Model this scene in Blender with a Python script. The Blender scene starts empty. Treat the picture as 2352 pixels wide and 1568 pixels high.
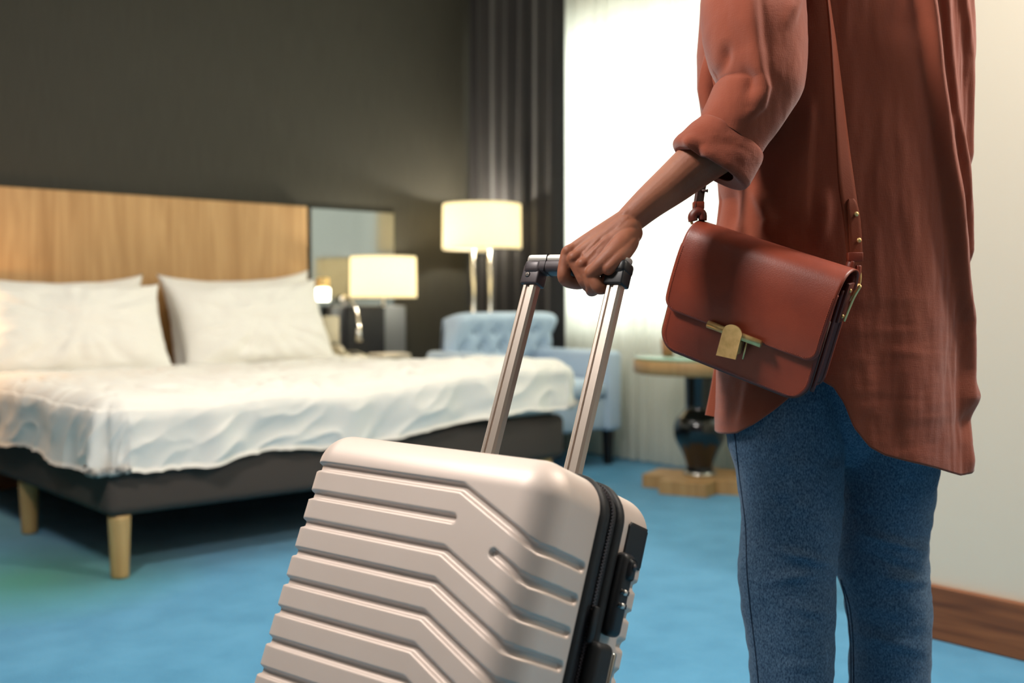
import bpy, bmesh, math, random
import numpy as np
from mathutils import Vector, Matrix, noise

# ------------------------------------------------------------------ camera, world, lights
sc = bpy.context.scene
col = sc.collection
f, cx, cy, H = 2480., 1176., 784., 0.9
yaw = math.radians(48.5); pitch = math.atan(93 / f)
F = np.array([math.cos(yaw)*math.cos(pitch), math.sin(yaw)*math.cos(pitch), -math.sin(pitch)])
R = np.array([math.sin(yaw), -math.cos(yaw), 0.]); U = np.cross(R, F)
C = np.array([0, 0, H])
def ray(x, y): return F + R*(x-cx)/f - U*(y-cy)/f
def D(x, y, d): return C + ray(x, y)*d
def Zp(x, y, z=0.):
    r = ray(x, y); return C + r*((z-H)/r[2])
def Xp(x, y, v):
    r = ray(x, y); return C + r*(v/r[0])
def Yp(x, y, v):
    r = ray(x, y); return C + r*(v/r[1])
def pr(P):
    q = np.asarray(P, float)-C; d = q@F
    return cx+f*(q@R)/d, cy-f*(q@U)/d, d

cam = bpy.data.cameras.new('camera'); camo = bpy.data.objects.new('camera', cam); col.objects.link(camo)
camo.matrix_world = Matrix(((R[0], U[0], -F[0], 0), (R[1], U[1], -F[1], 0), (R[2], U[2], -F[2], H), (0, 0, 0, 1)))
cam.sensor_width = 36; cam.lens = f*36/2352; cam.clip_start = .02
cam.dof.use_dof = True; cam.dof.focus_distance = 1.64; cam.dof.aperture_fstop = 2.8
sc.camera = camo
sc.view_settings.view_transform = 'Standard'; sc.view_settings.look = 'None'
sc.view_settings.gamma = 1; sc.view_settings.use_curve_mapping = False
sc.view_settings.exposure = 0.12
sc.cycles.max_bounces = 8; sc.cycles.diffuse_bounces = 4; sc.cycles.transparent_max_bounces = 12
sc.cycles.sample_clamp_indirect = 6; sc.cycles.caustics_reflective = False; sc.cycles.caustics_refractive = False
world = bpy.data.worlds.new('world'); sc.world = world; world.use_nodes = True
bg = world.node_tree.nodes['Background']; bg.inputs[0].default_value = (1.0, 1.0, .94, 1); bg.inputs[1].default_value = 5.0

def area(name, loc, target, sx, sy, power, color=(1, 1, 1), portal=False, spread=180):
    l = bpy.data.lights.new(name, 'AREA'); l.shape = 'RECTANGLE'; l.size = sx; l.size_y = sy
    l.energy = power; l.color = color; l.spread = math.radians(spread)
    o = bpy.data.objects.new(name, l); col.objects.link(o); o.location = loc
    o.rotation_euler = (Vector(target)-Vector(loc)).to_track_quat('-Z', 'Y').to_euler()
    if portal: l.cycles.is_portal = True
    return o
area('window_portal', (4.74, 3.475, 1.655), (0, 3.475, 1.655), 3.45, 1.77, 1, portal=True)
area('key_light', (.10, 1.75, 2.55), (1.35, 1.15, .75), .40, .40, 52, (1, .93, .87))
area('room_light', (2.35, -.75, 2.0), (1.75, 1.0, .9), .7, .9, 7, (1, .88, .74))
area('entry_light', (2.42, .34, 2.40), (1.80, 1.05, .8), .25, .25, 32, (1, .91, .82))
area('fill_light', (-1.2, .2, 2.5), (1.4, 2.2, .5), 1.4, 1.4, 4, (1, .93, .86))
area('bed_light', (2.0, 3.4, 2.75), (2.2, 3.9, 0), 1.6, 1.2, 24, (1, .95, .88))

# ------------------------------------------------------------------ helpers
rng = random.Random(4); nrng = np.random.default_rng(5)
WORLD_M = {}
def lin(c):
    c = [v/255. for v in c]
    return tuple([v/12.92 if v <= .04045 else ((v+.055)/1.055)**2.4 for v in c])+(1.,)
def tag(o, label=None, cat=None, group=None, kind=None):
    if label: o['label'] = label
    if cat: o['category'] = cat
    if group: o['group'] = group
    if kind: o['kind'] = kind
    return o
def thing(name, label, cat, loc, group=None):
    o = bpy.data.objects.new(name, None); col.objects.link(o); o.location = [float(v) for v in loc]
    o.empty_display_size = .05
    WORLD_M[o.name] = Matrix.Translation(o.location)
    return tag(o, label, cat, group)
def mk(name, verts, faces, m, parent=None, smooth=True, kind=None):
    me = bpy.data.meshes.new(name)
    me.from_pydata([tuple(map(float, v)) for v in verts], [], [tuple(map(int, q)) for q in faces])
    me.materials.append(m)
    if smooth: me.polygons.foreach_set('use_smooth', [True]*len(me.polygons))
    me.update()
    return link(name, me, parent, kind)
def link(name, me, parent=None, kind=None):
    o = bpy.data.objects.new(name, me); col.objects.link(o)
    if parent is not None:
        o.parent = parent
        if parent.name in WORLD_M: o.matrix_parent_inverse = WORLD_M[parent.name].inverted()
    if kind: o['kind'] = kind
    return o
def struct(name, verts, faces, m, parent=None, smooth=False):
    o = mk(name, verts, faces, m, parent, smooth)
    if parent is None: o['kind'] = 'structure'
    return o
class MB:                                   # collects pieces into one mesh
    def __init__(s): s.v = []; s.f = []
    def add(s, V, Fc):
        n = len(s.v); s.v.extend([tuple(v) for v in V]); s.f.extend([tuple(i+n for i in q) for q in Fc]); return s
    def build(s, name, m, parent=None, smooth=True, kind=None): return mk(name, s.v, s.f, m, parent, smooth, kind)
def box(lo, hi, bev=0., seg=2, fn=None):
    bm = bmesh.new(); bmesh.ops.create_cube(bm, size=1)
    lo = np.array(lo, float); hi = np.array(hi, float)
    for v in bm.verts: v.co = Vector([(lo[i]+hi[i])/2+v.co[i]*(hi[i]-lo[i]) for i in range(3)])
    if bev > 0: bmesh.ops.bevel(bm, geom=bm.edges[:], offset=bev, segments=seg, affect='EDGES', profile=.5)
    bm.verts.index_update()
    V = [tuple(v.co) for v in bm.verts]; Fc = [tuple(v.index for v in q.verts) for q in bm.faces]; bm.free()
    if fn: V = [tuple(fn(np.array(v))) for v in V]
    return V, Fc
def grid(nu, nv, fn, cu=False, cv=False):
    V = []; Fc = []
    for j in range(nv):
        for i in range(nu): V.append(fn(i, j))
    for j in range(nv if cv else nv-1):
        for i in range(nu if cu else nu-1):
            a = j*nu+i; b = j*nu+(i+1) % nu; c = ((j+1) % nv)*nu+(i+1) % nu; d = ((j+1) % nv)*nu+i
            Fc.append((a, b, c, d))
    return V, Fc
def gfaces(nu, nv, cu=False):
    i = np.arange(nu if cu else nu-1); j = np.arange(nv-1)
    I, J = np.meshgrid(i, j); a = J*nu+I; b = J*nu+(I+1) % nu
    return np.stack([a, b, b+nu, a+nu], -1).reshape(-1, 4)
def lathe(prof, c, seg=32, axis=None, caps=True):
    V, Fc = grid(seg, len(prof), lambda i, j: (c[0]+prof[j][0]*math.cos(2*math.pi*i/seg), c[1]+prof[j][0]*math.sin(2*math.pi*i/seg), c[2]+prof[j][1]), cu=True)
    if caps:
        Fc.append(tuple(range(seg))[::-1]); n = (len(prof)-1)*seg; Fc.append(tuple(range(n, n+seg)))
    return V, Fc
def frame(d):
    d = np.array(d, float); d /= np.linalg.norm(d)
    a = np.array([0, 0, 1.]) if abs(d[2]) < .9 else np.array([1., 0, 0])
    x = np.cross(a, d); x /= np.linalg.norm(x); return x, np.cross(d, x), d
def tube(pts, rad, seg=10, flat=1.0, caps=True):
    pts = [np.array(p, float) for p in pts]; n = len(pts)
    rad = rad if hasattr(rad, '__len__') else [rad]*n
    V = []; x0 = None
    for k in range(n):
        t = pts[min(k+1, n-1)]-pts[max(k-1, 0)]; t /= np.linalg.norm(t)+1e-12
        if x0 is None: x0 = frame(t)[0]
        x0 = x0-t*(x0@t); x0 /= np.linalg.norm(x0); y0 = np.cross(t, x0)
        for i in range(seg):
            a = 2*math.pi*i/seg; V.append(pts[k]+rad[k]*(x0*math.cos(a)+y0*math.sin(a)*flat))
    Fc = [(k*seg+i, k*seg+(i+1) % seg, (k+1)*seg+(i+1) % seg, (k+1)*seg+i) for k in range(n-1) for i in range(seg)]
    if caps: Fc.append(tuple(range(seg))[::-1]); Fc.append(tuple(range((n-1)*seg, n*seg)))
    return V, Fc
def cyl(p, q, r, seg=16, r2=None): return tube([p, q], [r, r if r2 is None else r2], seg)
def spline(pts, n):
    pts = np.array(pts, float); m = len(pts); out = []
    for t in np.linspace(0, m-1-1e-9, n):
        i = int(t); u = t-i
        p0, p1, p2, p3 = pts[max(i-1, 0)], pts[i], pts[min(i+1, m-1)], pts[min(i+2, m-1)]
        out.append(.5*((2*p1)+(-p0+p2)*u+(2*p0-5*p1+4*p2-p3)*u*u+(-p0+3*p1-3*p2+p3)*u**3))
    return np.array(out)
def mod_solid(o, t, off=-1):
    m = o.modifiers.new('solidify', 'SOLIDIFY'); m.thickness = t; m.offset = off; return o
def bake(o):
    dg = bpy.context.evaluated_depsgraph_get(); me = bpy.data.meshes.new_from_object(o.evaluated_get(dg))
    o.modifiers.clear(); o.data = me; return o
def sstep(a, b, x):
    t = np.clip((x-a)/(b-a), 0, 1); return t*t*(3-2*t)
def vnoise(P, scale, seed=0., oct=3):
    out = np.empty(len(P))
    for i, p in enumerate(P):
        out[i] = noise.fractal(Vector((p[0]*scale+seed, p[1]*scale-seed, p[2]*scale+seed*.5)), 1., 2., oct)
    return out

# ------------------------------------------------------------------ materials
def mat(name, c, rough=.6, metal=0., spec=.5, **k):
    m = bpy.data.materials.new(name); m.use_nodes = True; nt = m.node_tree; b = nt.nodes['Principled BSDF']
    colr = lin(c) if max(c) > 1 else tuple(c)+(1,)
    b.inputs['Base Color'].default_value = colr; b.inputs['Roughness'].default_value = rough
    b.inputs['Metallic'].default_value = metal; b.inputs['Specular IOR Level'].default_value = spec
    if 'coat' in k: b.inputs['Coat Weight'].default_value = k['coat']; b.inputs['Coat Roughness'].default_value = k.get('coat_rough', .2)
    if 'sheen' in k: b.inputs['Sheen Weight'].default_value = k['sheen']; b.inputs['Sheen Roughness'].default_value = .5
    if 'sss' in k:
        b.inputs['Subsurface Weight'].default_value = k['sss']; b.inputs['Subsurface Radius'].default_value = (.01, .004, .002); b.inputs['Subsurface Scale'].default_value = .6
    if 'emit' in k: b.inputs['Emission Color'].default_value = lin(k['emit']); b.inputs['Emission Strength'].default_value = k.get('es', 1)
    if 'trans' in k: b.inputs['Transmission Weight'].default_value = k['trans']
    if 'c2' in k:                                        # colour variation
        tc = nt.nodes.new('ShaderNodeTexCoord'); mp = nt.nodes.new('ShaderNodeMapping'); n = nt.nodes.new('ShaderNodeTexNoise')
        mp.inputs['Scale'].default_value = k.get('vs', (1, 1, 1)); mp.inputs['Rotation'].default_value = k.get('vrot', (0, 0, 0))
        n.inputs['Scale'].default_value = k.get('vscale', 5)
        n.inputs['Detail'].default_value = k.get('vdetail', 4); n.inputs['Distortion'].default_value = k.get('vdist', 0)
        r = nt.nodes.new('ShaderNodeValToRGB'); r.color_ramp.elements[0].position = k.get('r0', .35); r.color_ramp.elements[1].position = k.get('r1', .65)
        r.color_ramp.elements[0].color = colr; r.color_ramp.elements[1].color = lin(k['c2'])
        nt.links.new(tc.outputs['Object'], mp.inputs[0]); nt.links.new(mp.outputs[0], n.inputs['Vector'])
        nt.links.new(n.outputs[0], r.inputs[0]); nt.links.new(r.outputs[0], b.inputs['Base Color'])
    last = None
    for (bs, bstr, vs) in k.get('bumps', []):
        tc = nt.nodes.new('ShaderNodeTexCoord'); mp = nt.nodes.new('ShaderNodeMapping'); mp.inputs['Scale'].default_value = vs
        n = nt.nodes.new('ShaderNodeTexNoise'); n.inputs['Scale'].default_value = bs; n.inputs['Detail'].default_value = 3
        bp = nt.nodes.new('ShaderNodeBump'); bp.inputs['Strength'].default_value = bstr; bp.inputs['Distance'].default_value = k.get('bdist', .002)
        nt.links.new(tc.outputs['Object'], mp.inputs[0]); nt.links.new(mp.outputs[0], n.inputs['Vector']); nt.links.new(n.outputs[0], bp.inputs['Height'])
        if last: nt.links.new(last.outputs[0], bp.inputs['Normal'])
        last = bp
    if last: nt.links.new(last.outputs[0], b.inputs['Normal'])
    return m
M = {}
M['carpet'] = mat('carpet', (88, 160, 200), .95, c2=(76, 148, 188), vscale=7, bumps=[(260, .7, (1, 1, 1)), (30, .3, (1, 1, 1))], spec=.1, bdist=.006, sheen=.2)
M['darkwall'] = mat('dark_wallpaper', (62, 60, 53), .75, c2=(55, 53, 46), vs=(60, 60, 1.5), vscale=3, bumps=[(90, .25, (1, 1, .08))], spec=.25)
M['cream'] = mat('cream_paint', (226, 216, 196), .8, bumps=[(180, .08, (1, 1, 1))], spec=.3)
M['taupe'] = mat('taupe_paint', (112, 102, 92), .85)
M['white'] = mat('white_paint', (235, 230, 220), .7)
M['oak'] = mat('oak_veneer', (200, 160, 108), .45, c2=(168, 126, 76), vs=(9, 9, .55), vscale=2.4, vdist=1.2, vdetail=6, r0=.3, r1=.7)
M['walnut'] = mat('walnut_wood', (152, 92, 52), .5, c2=(104, 58, 30), vs=(14, 1.2, 22), vscale=1.6, vdist=.8, vdetail=6, r0=.3, r1=.7)
M['linen_white'] = mat('white_cotton', (238, 234, 226), .85, bumps=[(700, .08, (1, 1, 1))], sheen=.1, spec=.2)
M['bedbase'] = mat('charcoal_upholstery', (80, 72, 66), .9, bumps=[(500, .3, (1, 1, 1))], spec=.2)
M['legwood'] = mat('pale_beech', (206, 170, 112), .5, c2=(186, 148, 92), vs=(10, 10, 1), vscale=4)
M['curtain'] = mat('charcoal_curtain', (46, 44, 44), .85, c2=(38, 36, 38), vs=(1, 1, .2), vscale=8, sheen=.2, spec=.2)
M['chrome'] = mat('chrome', (215, 212, 205), .18, 1.)
M['brass'] = mat('aged_brass', (250, 214, 146), .36, .6, c2=(230, 192, 124), vscale=90, r0=.4, r1=.75, bumps=[(300, .05, (1, 1, 1))])
M['bluefab'] = mat('pale_blue_fabric', (186, 204, 222), .9, bumps=[(600, .2, (1, 1, 1))], sheen=.3, spec=.2)
M['greygloss'] = mat('grey_gloss_panel', (132, 134, 138), .28, .5)
M['blackgloss'] = mat('black_gloss', (10, 11, 14), .12, 0., coat=.6)
M['black'] = mat('black_plastic', (20, 20, 24), .45)
M['blacksoft'] = mat('black_rubber', (16, 16, 18), .55, bumps=[(900, .2, (1, 1, 1))])
M['gunmetal'] = mat('gunmetal_plastic', (72, 64, 66), .42, .25)
M['mirror'] = mat('smoked_mirror', (112, 114, 114), .14, 1.)
M['beige'] = mat('beige_plastic', (196, 186, 160), .5)
M['case'] = mat('champagne_shell', (218, 201, 190), .52, .28, c2=(211, 193, 181), vscale=3, bumps=[(1400, .06, (1, 1, 1))], bdist=.001)
M['alu'] = mat('satin_aluminium', (204, 190, 178), .36, .85, bumps=[(300, .05, (1, 1, .02))], bdist=.001)
M['silvercap'] = mat('silver_plastic', (232, 226, 218), .35, .6)
M['leather'] = mat('cognac_leather', (136, 56, 34), .44, c2=(122, 48, 29), vscale=14, bumps=[(520, .2, (1, 1, 1))], bdist=.0012, coat=.08, coat_rough=.35)
M['strap'] = mat('strap_leather', (116, 54, 34), .6, spec=.12, bumps=[(420, .2, (1, 1, 1))], bdist=.001)
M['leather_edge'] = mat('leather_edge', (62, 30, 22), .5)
M['leather_dark'] = mat('oxblood_leather', (96, 36, 24), .45, bumps=[(300, .2, (1, 1, 1))], bdist=.001)
M['stitch'] = mat('rust_thread', (150, 62, 34), .7)
M['shirt'] = mat('rust_linen', (146, 74, 51), .88, c2=(137, 67, 46), vs=(1, 1, .35), vscale=16, bumps=[(900, .35, (1, 1, .12)), (900, .3, (.1, .1, 1)), (40, .10, (1, 1, .25))], sheen=.25, spec=.2, bdist=.0012)
M['denim'] = mat('blue_denim', (42, 66, 92), .9, c2=(104, 130, 154), vs=(1, 1, .55), vscale=420, vdetail=2, r0=.3, r1=.75, bumps=[(700, .35, (1, 1, .5)), (9, .25, (1, 1, .6))], spec=.15, sheen=.1)
M['seam'] = mat('denim_seam', (30, 48, 70), .9)
M['skin'] = mat('warm_brown_skin', (154, 96, 70), .58, c2=(142, 84, 60), vscale=22, sss=.25, bumps=[(260, .22, (1, 1, 1)), (40, .15, (1, 1, 1))], bdist=.0012, spec=.4)
M['nail'] = mat('nail', (196, 140, 118), .3)
M['hair'] = mat('dark_hair', (26, 20, 18), .5, bumps=[(200, .6, (1, 1, .1))])
M['shoe'] = mat('white_trainer', (222, 218, 210), .5)
M['paper'] = mat('cream_paper', (226, 214, 192), .7)
M['amber'] = mat('amber_glass', (214, 150, 104), .2, trans=.4)
M['greenglass'] = mat('green_tinted_glass', (170, 225, 190), .05, trans=.55)
M['frame'] = mat('window_frame_grey', (150, 150, 146), .5)
M['ledlit'] = mat('lit_led_head', (255, 252, 240), .5, emit=(255, 252, 232), es=5)
M['bulb'] = mat('bulb', (255, 240, 200), .5, emit=(255, 214, 150), es=14)
def mixmat(name, c, tr, transp, rough=1.):
    m = bpy.data.materials.new(name); m.use_nodes = True; nt = m.node_tree; nt.nodes.remove(nt.nodes['Principled BSDF'])
    out = nt.nodes['Material Output']; d = nt.nodes.new('ShaderNodeBsdfDiffuse'); t = nt.nodes.new('ShaderNodeBsdfTranslucent'); p = nt.nodes.new('ShaderNodeBsdfTransparent')
    d.inputs[0].default_value = lin(c); t.inputs[0].default_value = lin(c)
    a = nt.nodes.new('ShaderNodeMixShader'); a.inputs[0].default_value = tr; b = nt.nodes.new('ShaderNodeMixShader'); b.inputs[0].default_value = transp
    nt.links.new(d.outputs[0], a.inputs[1]); nt.links.new(t.outputs[0], a.inputs[2]); nt.links.new(a.outputs[0], b.inputs[1]); nt.links.new(p.outputs[0], b.inputs[2]); nt.links.new(b.outputs[0], out.inputs[0])
    return m
M['sheer'] = mixmat('white_sheer', (242, 242, 234), .72, .07)
def paneglass(name):
    m = bpy.data.materials.new(name); m.use_nodes = True; nt = m.node_tree; nt.nodes.remove(nt.nodes['Principled BSDF'])
    g = nt.nodes.new('ShaderNodeBsdfGlossy'); g.inputs['Roughness'].default_value = .02; p = nt.nodes.new('ShaderNodeBsdfTransparent'); p.inputs[0].default_value = (.94, .97, .95, 1)
    x = nt.nodes.new('ShaderNodeMixShader'); x.inputs[0].default_value = .06
    nt.links.new(p.outputs[0], x.inputs[1]); nt.links.new(g.outputs[0], x.inputs[2]); nt.links.new(x.outputs[0], nt.nodes['Material Output'].inputs[0]); return m
M['glass'] = paneglass('window_glass')
M['shade'] = mixmat('cream_lampshade', (252, 244, 220), .75, .0)

nt = M['shade'].node_tree; em = nt.nodes.new('ShaderNodeEmission'); em.inputs[0].default_value = lin((255, 240, 196)); em.inputs[1].default_value = .38
ad = nt.nodes.new('ShaderNodeAddShader'); ou = nt.nodes['Material Output']; src = ou.inputs[0].links[0].from_socket
nt.links.new(src, ad.inputs[0]); nt.links.new(em.outputs[0], ad.inputs[1]); nt.links.new(ad.outputs[0], ou.inputs[0])
# soft round green patch mixed into the carpet colour beside the bed leg
nt = M['carpet'].node_tree; bb0 = nt.nodes['Principled BSDF']; src = bb0.inputs[0].links[0].from_socket
tc = nt.nodes.new('ShaderNodeTexCoord'); mp = nt.nodes.new('ShaderNodeMapping'); gr = nt.nodes.new('ShaderNodeTexGradient'); gr.gradient_type = 'SPHERICAL'
g0 = Zp(70, 1330); mp.vector_type = 'POINT'; mp.inputs['Scale'].default_value = (1.7, 1.7, 1.7); mp.inputs['Location'].default_value = (-g0[0]*1.7, -g0[1]*1.7, 0)
mx = nt.nodes.new('ShaderNodeMixRGB'); mm = nt.nodes.new('ShaderNodeMath'); mm.operation = 'MULTIPLY'; mm.inputs[1].default_value = 1.1; mm.use_clamp = True
nt.links.new(tc.outputs['Object'], mp.inputs[0]); nt.links.new(mp.outputs[0], gr.inputs[0]); nt.links.new(gr.outputs[1], mm.inputs[0]); nt.links.new(mm.outputs[0], mx.inputs[0])
nt.links.new(src, mx.inputs[1]); mx.inputs[2].default_value = lin((64, 150, 138)); nt.links.new(mx.outputs[0], bb0.inputs[0])

# ------------------------------------------------------------------ room
XW, YB, ZC = 4.60, 5.45, 3.0      # window wall, headboard wall, ceiling
XR, YR = 2.74, 1.55                # cream wall plane and where it ends
XL, YF = -1.7, -1.6
def slab(lo, hi): return box(lo, hi)
struct('floor', *slab((XL-.1, YF-.1, -.08), (XW+.1, YB+.1, 0)), M['carpet'])
struct('ceiling', *slab((XL-.1, YF-.1, ZC), (XW+.1, YB+.1, ZC+.1)), M['white'])
struct('wall_back', *slab((XL-.1, YB, 0), (XW+.1, YB+.1, ZC)), M['darkwall'])
struct('wall_left', *slab((XL-.1, YF, 0), (XL, YB, ZC)), M['taupe'])
struct('wall_front', *slab((XL-.1, YF-.1, 0), (XW+.1, YF, ZC)), M['taupe'])
b = MB(); b.add(*slab((XR, YF, 0), (XR+.12, YR, ZC))).add(*slab((XR+.12, YR-.12, 0), (XW, YR, ZC)))
b.build('wall_right', M['cream'], None, False)['kind'] = 'structure'
WY0, WY1, WZ0, WZ1 = 1.75, 5.20, .77, 2.50
b = MB()
b.add(*slab((XW, YR-.1, 0), (XW+.2, YB+.1, WZ0))).add(*slab((XW, YR-.1, WZ1), (XW+.2, YB+.1, ZC)))
b.add(*slab((XW, YR-.1, WZ0), (XW+.2, WY0, WZ1))).add(*slab((XW, WY1, WZ0), (XW+.2, YB+.1, WZ1)))
b.build('wall_window', M['white'], None, False)['kind'] = 'structure'
struct('baseboard_right', *box((XR-.018, YF, 0), (XR, YR, .145), .004, 1), M['walnut'])
struct('baseboard_back', *box((XL, YB-.016, 0), (XW, YB, .10), .003, 1), M['walnut'])
w = thing('window_1', None, None, (XW+.1, 3.25, WZ0))
w['kind'] = 'structure'
b = MB(); t = .05
b.add(*box((XW+.08, WY0, WZ0), (XW+.13, WY1, WZ0+t))).add(*box((XW+.08, WY0, WZ1-t), (XW+.13, WY1, WZ1)))
for y in (WY0, 2.72, 3.72, WY1-t): b.add(*box((XW+.08, y, WZ0), (XW+.13, y+t, WZ1)))
b.build('window_frame', M['frame'], w, False)
for y0, y1 in ((WY0+t, 2.72), (2.72+t, 3.72), (3.72+t, WY1-t)):
    mk('pane', *box((XW+.10, y0, WZ0+t), (XW+.106, y1, WZ1-t)), M['glass'], w, False)
mk('window_sill', *box((XW-.03, WY0, WZ0-.03), (XW+.08, WY1, WZ0), .004, 1), M['white'], w, False)

def curtain(name, m, y0, y1, x, amp, per, z0, z1, seed, label, cat, group=None, sub=14, drift=.0):
    n = int((y1-y0)/per*sub); nz = 40; V = np.empty((nz, n, 3)); g = np.random.default_rng(seed)
    ph = 0; phs = []
    for i in range(n):
        ph += 2*math.pi/sub*(1+.35*math.sin(i*.37+seed)+.2*g.normal()*.5); phs.append(ph)
    ph = np.array(phs); ys = np.linspace(y0, y1, n); am = amp*(.75+.35*np.sin(ph*.31+seed))
    for j in range(nz):
        v = j/(nz-1); z = z1+(z0-z1)*v; a = am*(.75+.4*v)
        V[j, :, 0] = x+a*np.sin(ph+.5*np.sin(v*3+ph*.13))+.15*a*np.sin(2.3*ph)
        V[j, :, 1] = ys+.35*a*np.cos(ph)+drift*v*(ys-y1)*.2; V[j, :, 2] = z
    o = mk(name, V.reshape(-1, 3), gfaces(n, nz), m)
    tag(o, label, cat, group); return o
curtain('sheer_curtain', M['sheer'], 1.62, 5.0, 4.495, .022, .085, .015, 2.96, 3, 'white sheer curtain hanging full height across the bright window', 'curtain')
o = curtain('blackout_curtain', M['curtain'], 4.56, 5.40, 4.43, .030, .125, .015, 2.96, 8, 'charcoal floor length curtain bunched in the corner behind the floor lamp', 'curtain', sub=18)
mod_solid(o, .003)
o = mk('curtain_track', *box((4.40, 1.6, 2.96), (4.56, 5.42, 2.998)), M['white'], None, False); tag(o, 'white ceiling track carrying both window curtains', 'curtain track')

# ------------------------------------------------------------------ bed
BX0, BX1, BY0, BY1 = 1.30, 3.34, 3.41, 5.36
bed = thing('bed', 'double bed with charcoal upholstered base on pale wooden legs', 'bed', (2.32, 4.4, 0))
mk('bed_base', *box((BX0, BY0, .205), (BX1, BY1, .40), .035, 4), M['bedbase'], bed)
for (x, y) in ((BX0+.055, BY0+.05), (BX0+.055, 4.36), (BX1-.08, BY0+.06), (BX1-.08, 4.36)):
    mk('leg', *lathe([(.028, 0), (.029, .01), (.036, .19), (.037, .206)], (x, y, 0), 24), M['legwood'], bed)
mk('mattress', *box((BX0+.01, BY0+.01, .40), (BX1-.01, BY1, .575), .05, 4), M['linen_white'], bed)
hb = mk('headboard', *box((1.0, YB-.06, .18), (3.215, YB-.002, 1.437), .004, 1), M['oak'], None, False)
tag(hb, 'wide oak veneer headboard panel on the dark wall behind the pillows', 'headboard')

def duvet():
    # grid over the bed, draping over foot (low y), left and right sides
    x0, x1, y0, y1 = BX0-.005, BX1+.0, BY0-.0, BY1-.35
    nu, nv = 330, 300; L = .335
    us = np.linspace(x0-L, x1+L*.8, nu); vs = np.linspace(y0-L, y1, nv)
    V = np.empty((nv, nu, 3)); rad = .10
    for j, v in enumerate(vs):
        for i, u in enumerate(us):
            ex = max(x0+.06-u, 0, u-(x1-.05)); sx = -1 if u < x0+.06 else 1
            ey = max(y0+.06-v, 0)
            e = math.hypot(ex, ey)
            nx, ny = (sx*ex/e, -ey/e) if e > 0 else (0, 0)
            # hem length differs round the bed
            q = min(e, L)
            cxp = min(max(u, x0+.06), x1-.05); cyp = max(v, y0+.06)
            u_, v_ = cxp+nx*q, cyp+ny*q
            topz = .598+.050*sstep(2.1, 3.1, u)*sstep(4.6, 3.6, v)
            edge = .0
            n1 = noise.noise(Vector((u_*5, v_*5, 0)))+.5*noise.noise(Vector((u_*11, v_*11, 3)))
            # arc-length wrap over a rounded edge
            if q < rad*1.57:
                a = q/rad; out = rad*math.sin(a); dz = rad*(1-math.cos(a))
            else: out = rad; dz = rad+(q-rad*1.57)
            th_ = math.atan2(ex, ey) if e > 0 else 0
            along = (cxp-(cyp-y0)-th_*.3) if sx < 0 else (cxp+(cyp-y0)+th_*.3)
            lift = .82-.12*sstep(1.6, 3.3, cxp)*math.cos(th_)
            dz *= lift if q > rad else 1
            fold = 0
            if e > 0:
                k = min(q/.25, 1)
                fold = .016*k*(noise.noise(Vector((u_*5, v_*5, 7)))+.7*math.sin(along*15+4*noise.noise(Vector((along*3, 0, 1)))))+.012*k*(1-abs(noise.noise(Vector((along*7+q*6, q*5-along*2, 2)))))**4-.026*k*math.exp(-((th_-.75)/.13)**2)*(sx < 0)
            hemw = .035*noise.noise(Vector((along*2.3, 5, 0)))*min(q/L, 1)
            cr = abs(noise.noise(Vector((u_*7+2*noise.noise(Vector((u_*3, v_*3, 9))), v_*7, 4))))
            z = topz-dz+.014*n1*(1 if e <= 0 else .4)-.016*(1-cr)**6*(1-.6*min(q/.1, 1))+hemw
            V[j, i] = (cxp+nx*(out+fold), cyp+ny*(out+fold), z)
            if e <= 0.0: V[j, i, 2] += .010*abs(noise.noise(Vector((u*13, v*6, 2))))
    o = mk('duvet', V.reshape(-1, 3), gfaces(nu, nv), M['linen_white'])
    mod_solid(o, .014, -1); tag(o, 'rumpled white duvet spread over the bed and hanging over its foot', 'duvet')
duvet()

def pillow(W, Hh, T, c, lean, yawz, seed, label, name='pillow', roll=0):
    nu, nv = 70, 54; parts = MB(); g = seed*3.7
    Rm = Matrix.Rotation(yawz, 3, 'Z') @ Matrix.Rotation(lean, 3, 'X') @ Matrix.Rotation(roll, 3, 'Y')
    for side in (1, -1):
        P = []
        for j in range(nv):
            for i in range(nu):
                u = -1+2*i/(nu-1); v = -1+2*j/(nv-1)
                t = (max(1-abs(u)**2.6, 0)*max(1-abs(v)**2.6, 0))**.42
                px = u*W/2*(1-.07*(1-v*v)*abs(u)**3+.03*(abs(u*v))**6); pz = v*Hh/2*(1-.15*(1-u*u)*abs(v)**3+.05*(abs(u*v))**6)
                ang = math.atan2(v, u)
                wr = noise.noise(Vector((math.cos(ang)*5+g, math.sin(ang)*5, .6*math.hypot(u, v)+side)))*.028*(.2+abs(u)**2+abs(v)**2)*t
                wr += .02*noise.noise(Vector((u*2.5+g, v*2.5, side)))*t+.006*noise.noise(Vector((u*8+g, v*8, side)))*t
                P.append((px, -side*(T/2*t+wr), pz-.025*(1-u*u)*t*0))
        Fc = gfaces(nu, nv)
        if side < 0: Fc = Fc[:, ::-1]
        parts.add(P, [tuple(q) for q in Fc])
    V = [Rm @ Vector(p)+Vector(c) for p in parts.v]
    bm = bmesh.new(); vs = [bm.verts.new(v) for v in V]
    for q in parts.f: bm.faces.new([vs[i] for i in q])
    bmesh.ops.remove_doubles(bm, verts=bm.verts, dist=.0012)
    me = bpy.data.meshes.new(name); bm.to_mesh(me); bm.free(); me.materials.append(M['linen_white'])
    me.polygons.foreach_set('use_smooth', [True]*len(me.polygons))
    o = link(name, me); tag(o, label, 'pillow', 'white bed pillows'); return o
R_ = math.radians
pillow(.86, .54, .19, (2.735, 5.24, .778), R_(-12), 0, 2, 'white pillow propped at the back, right, nearest the nightstand', roll=R_(-2.5))
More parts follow.
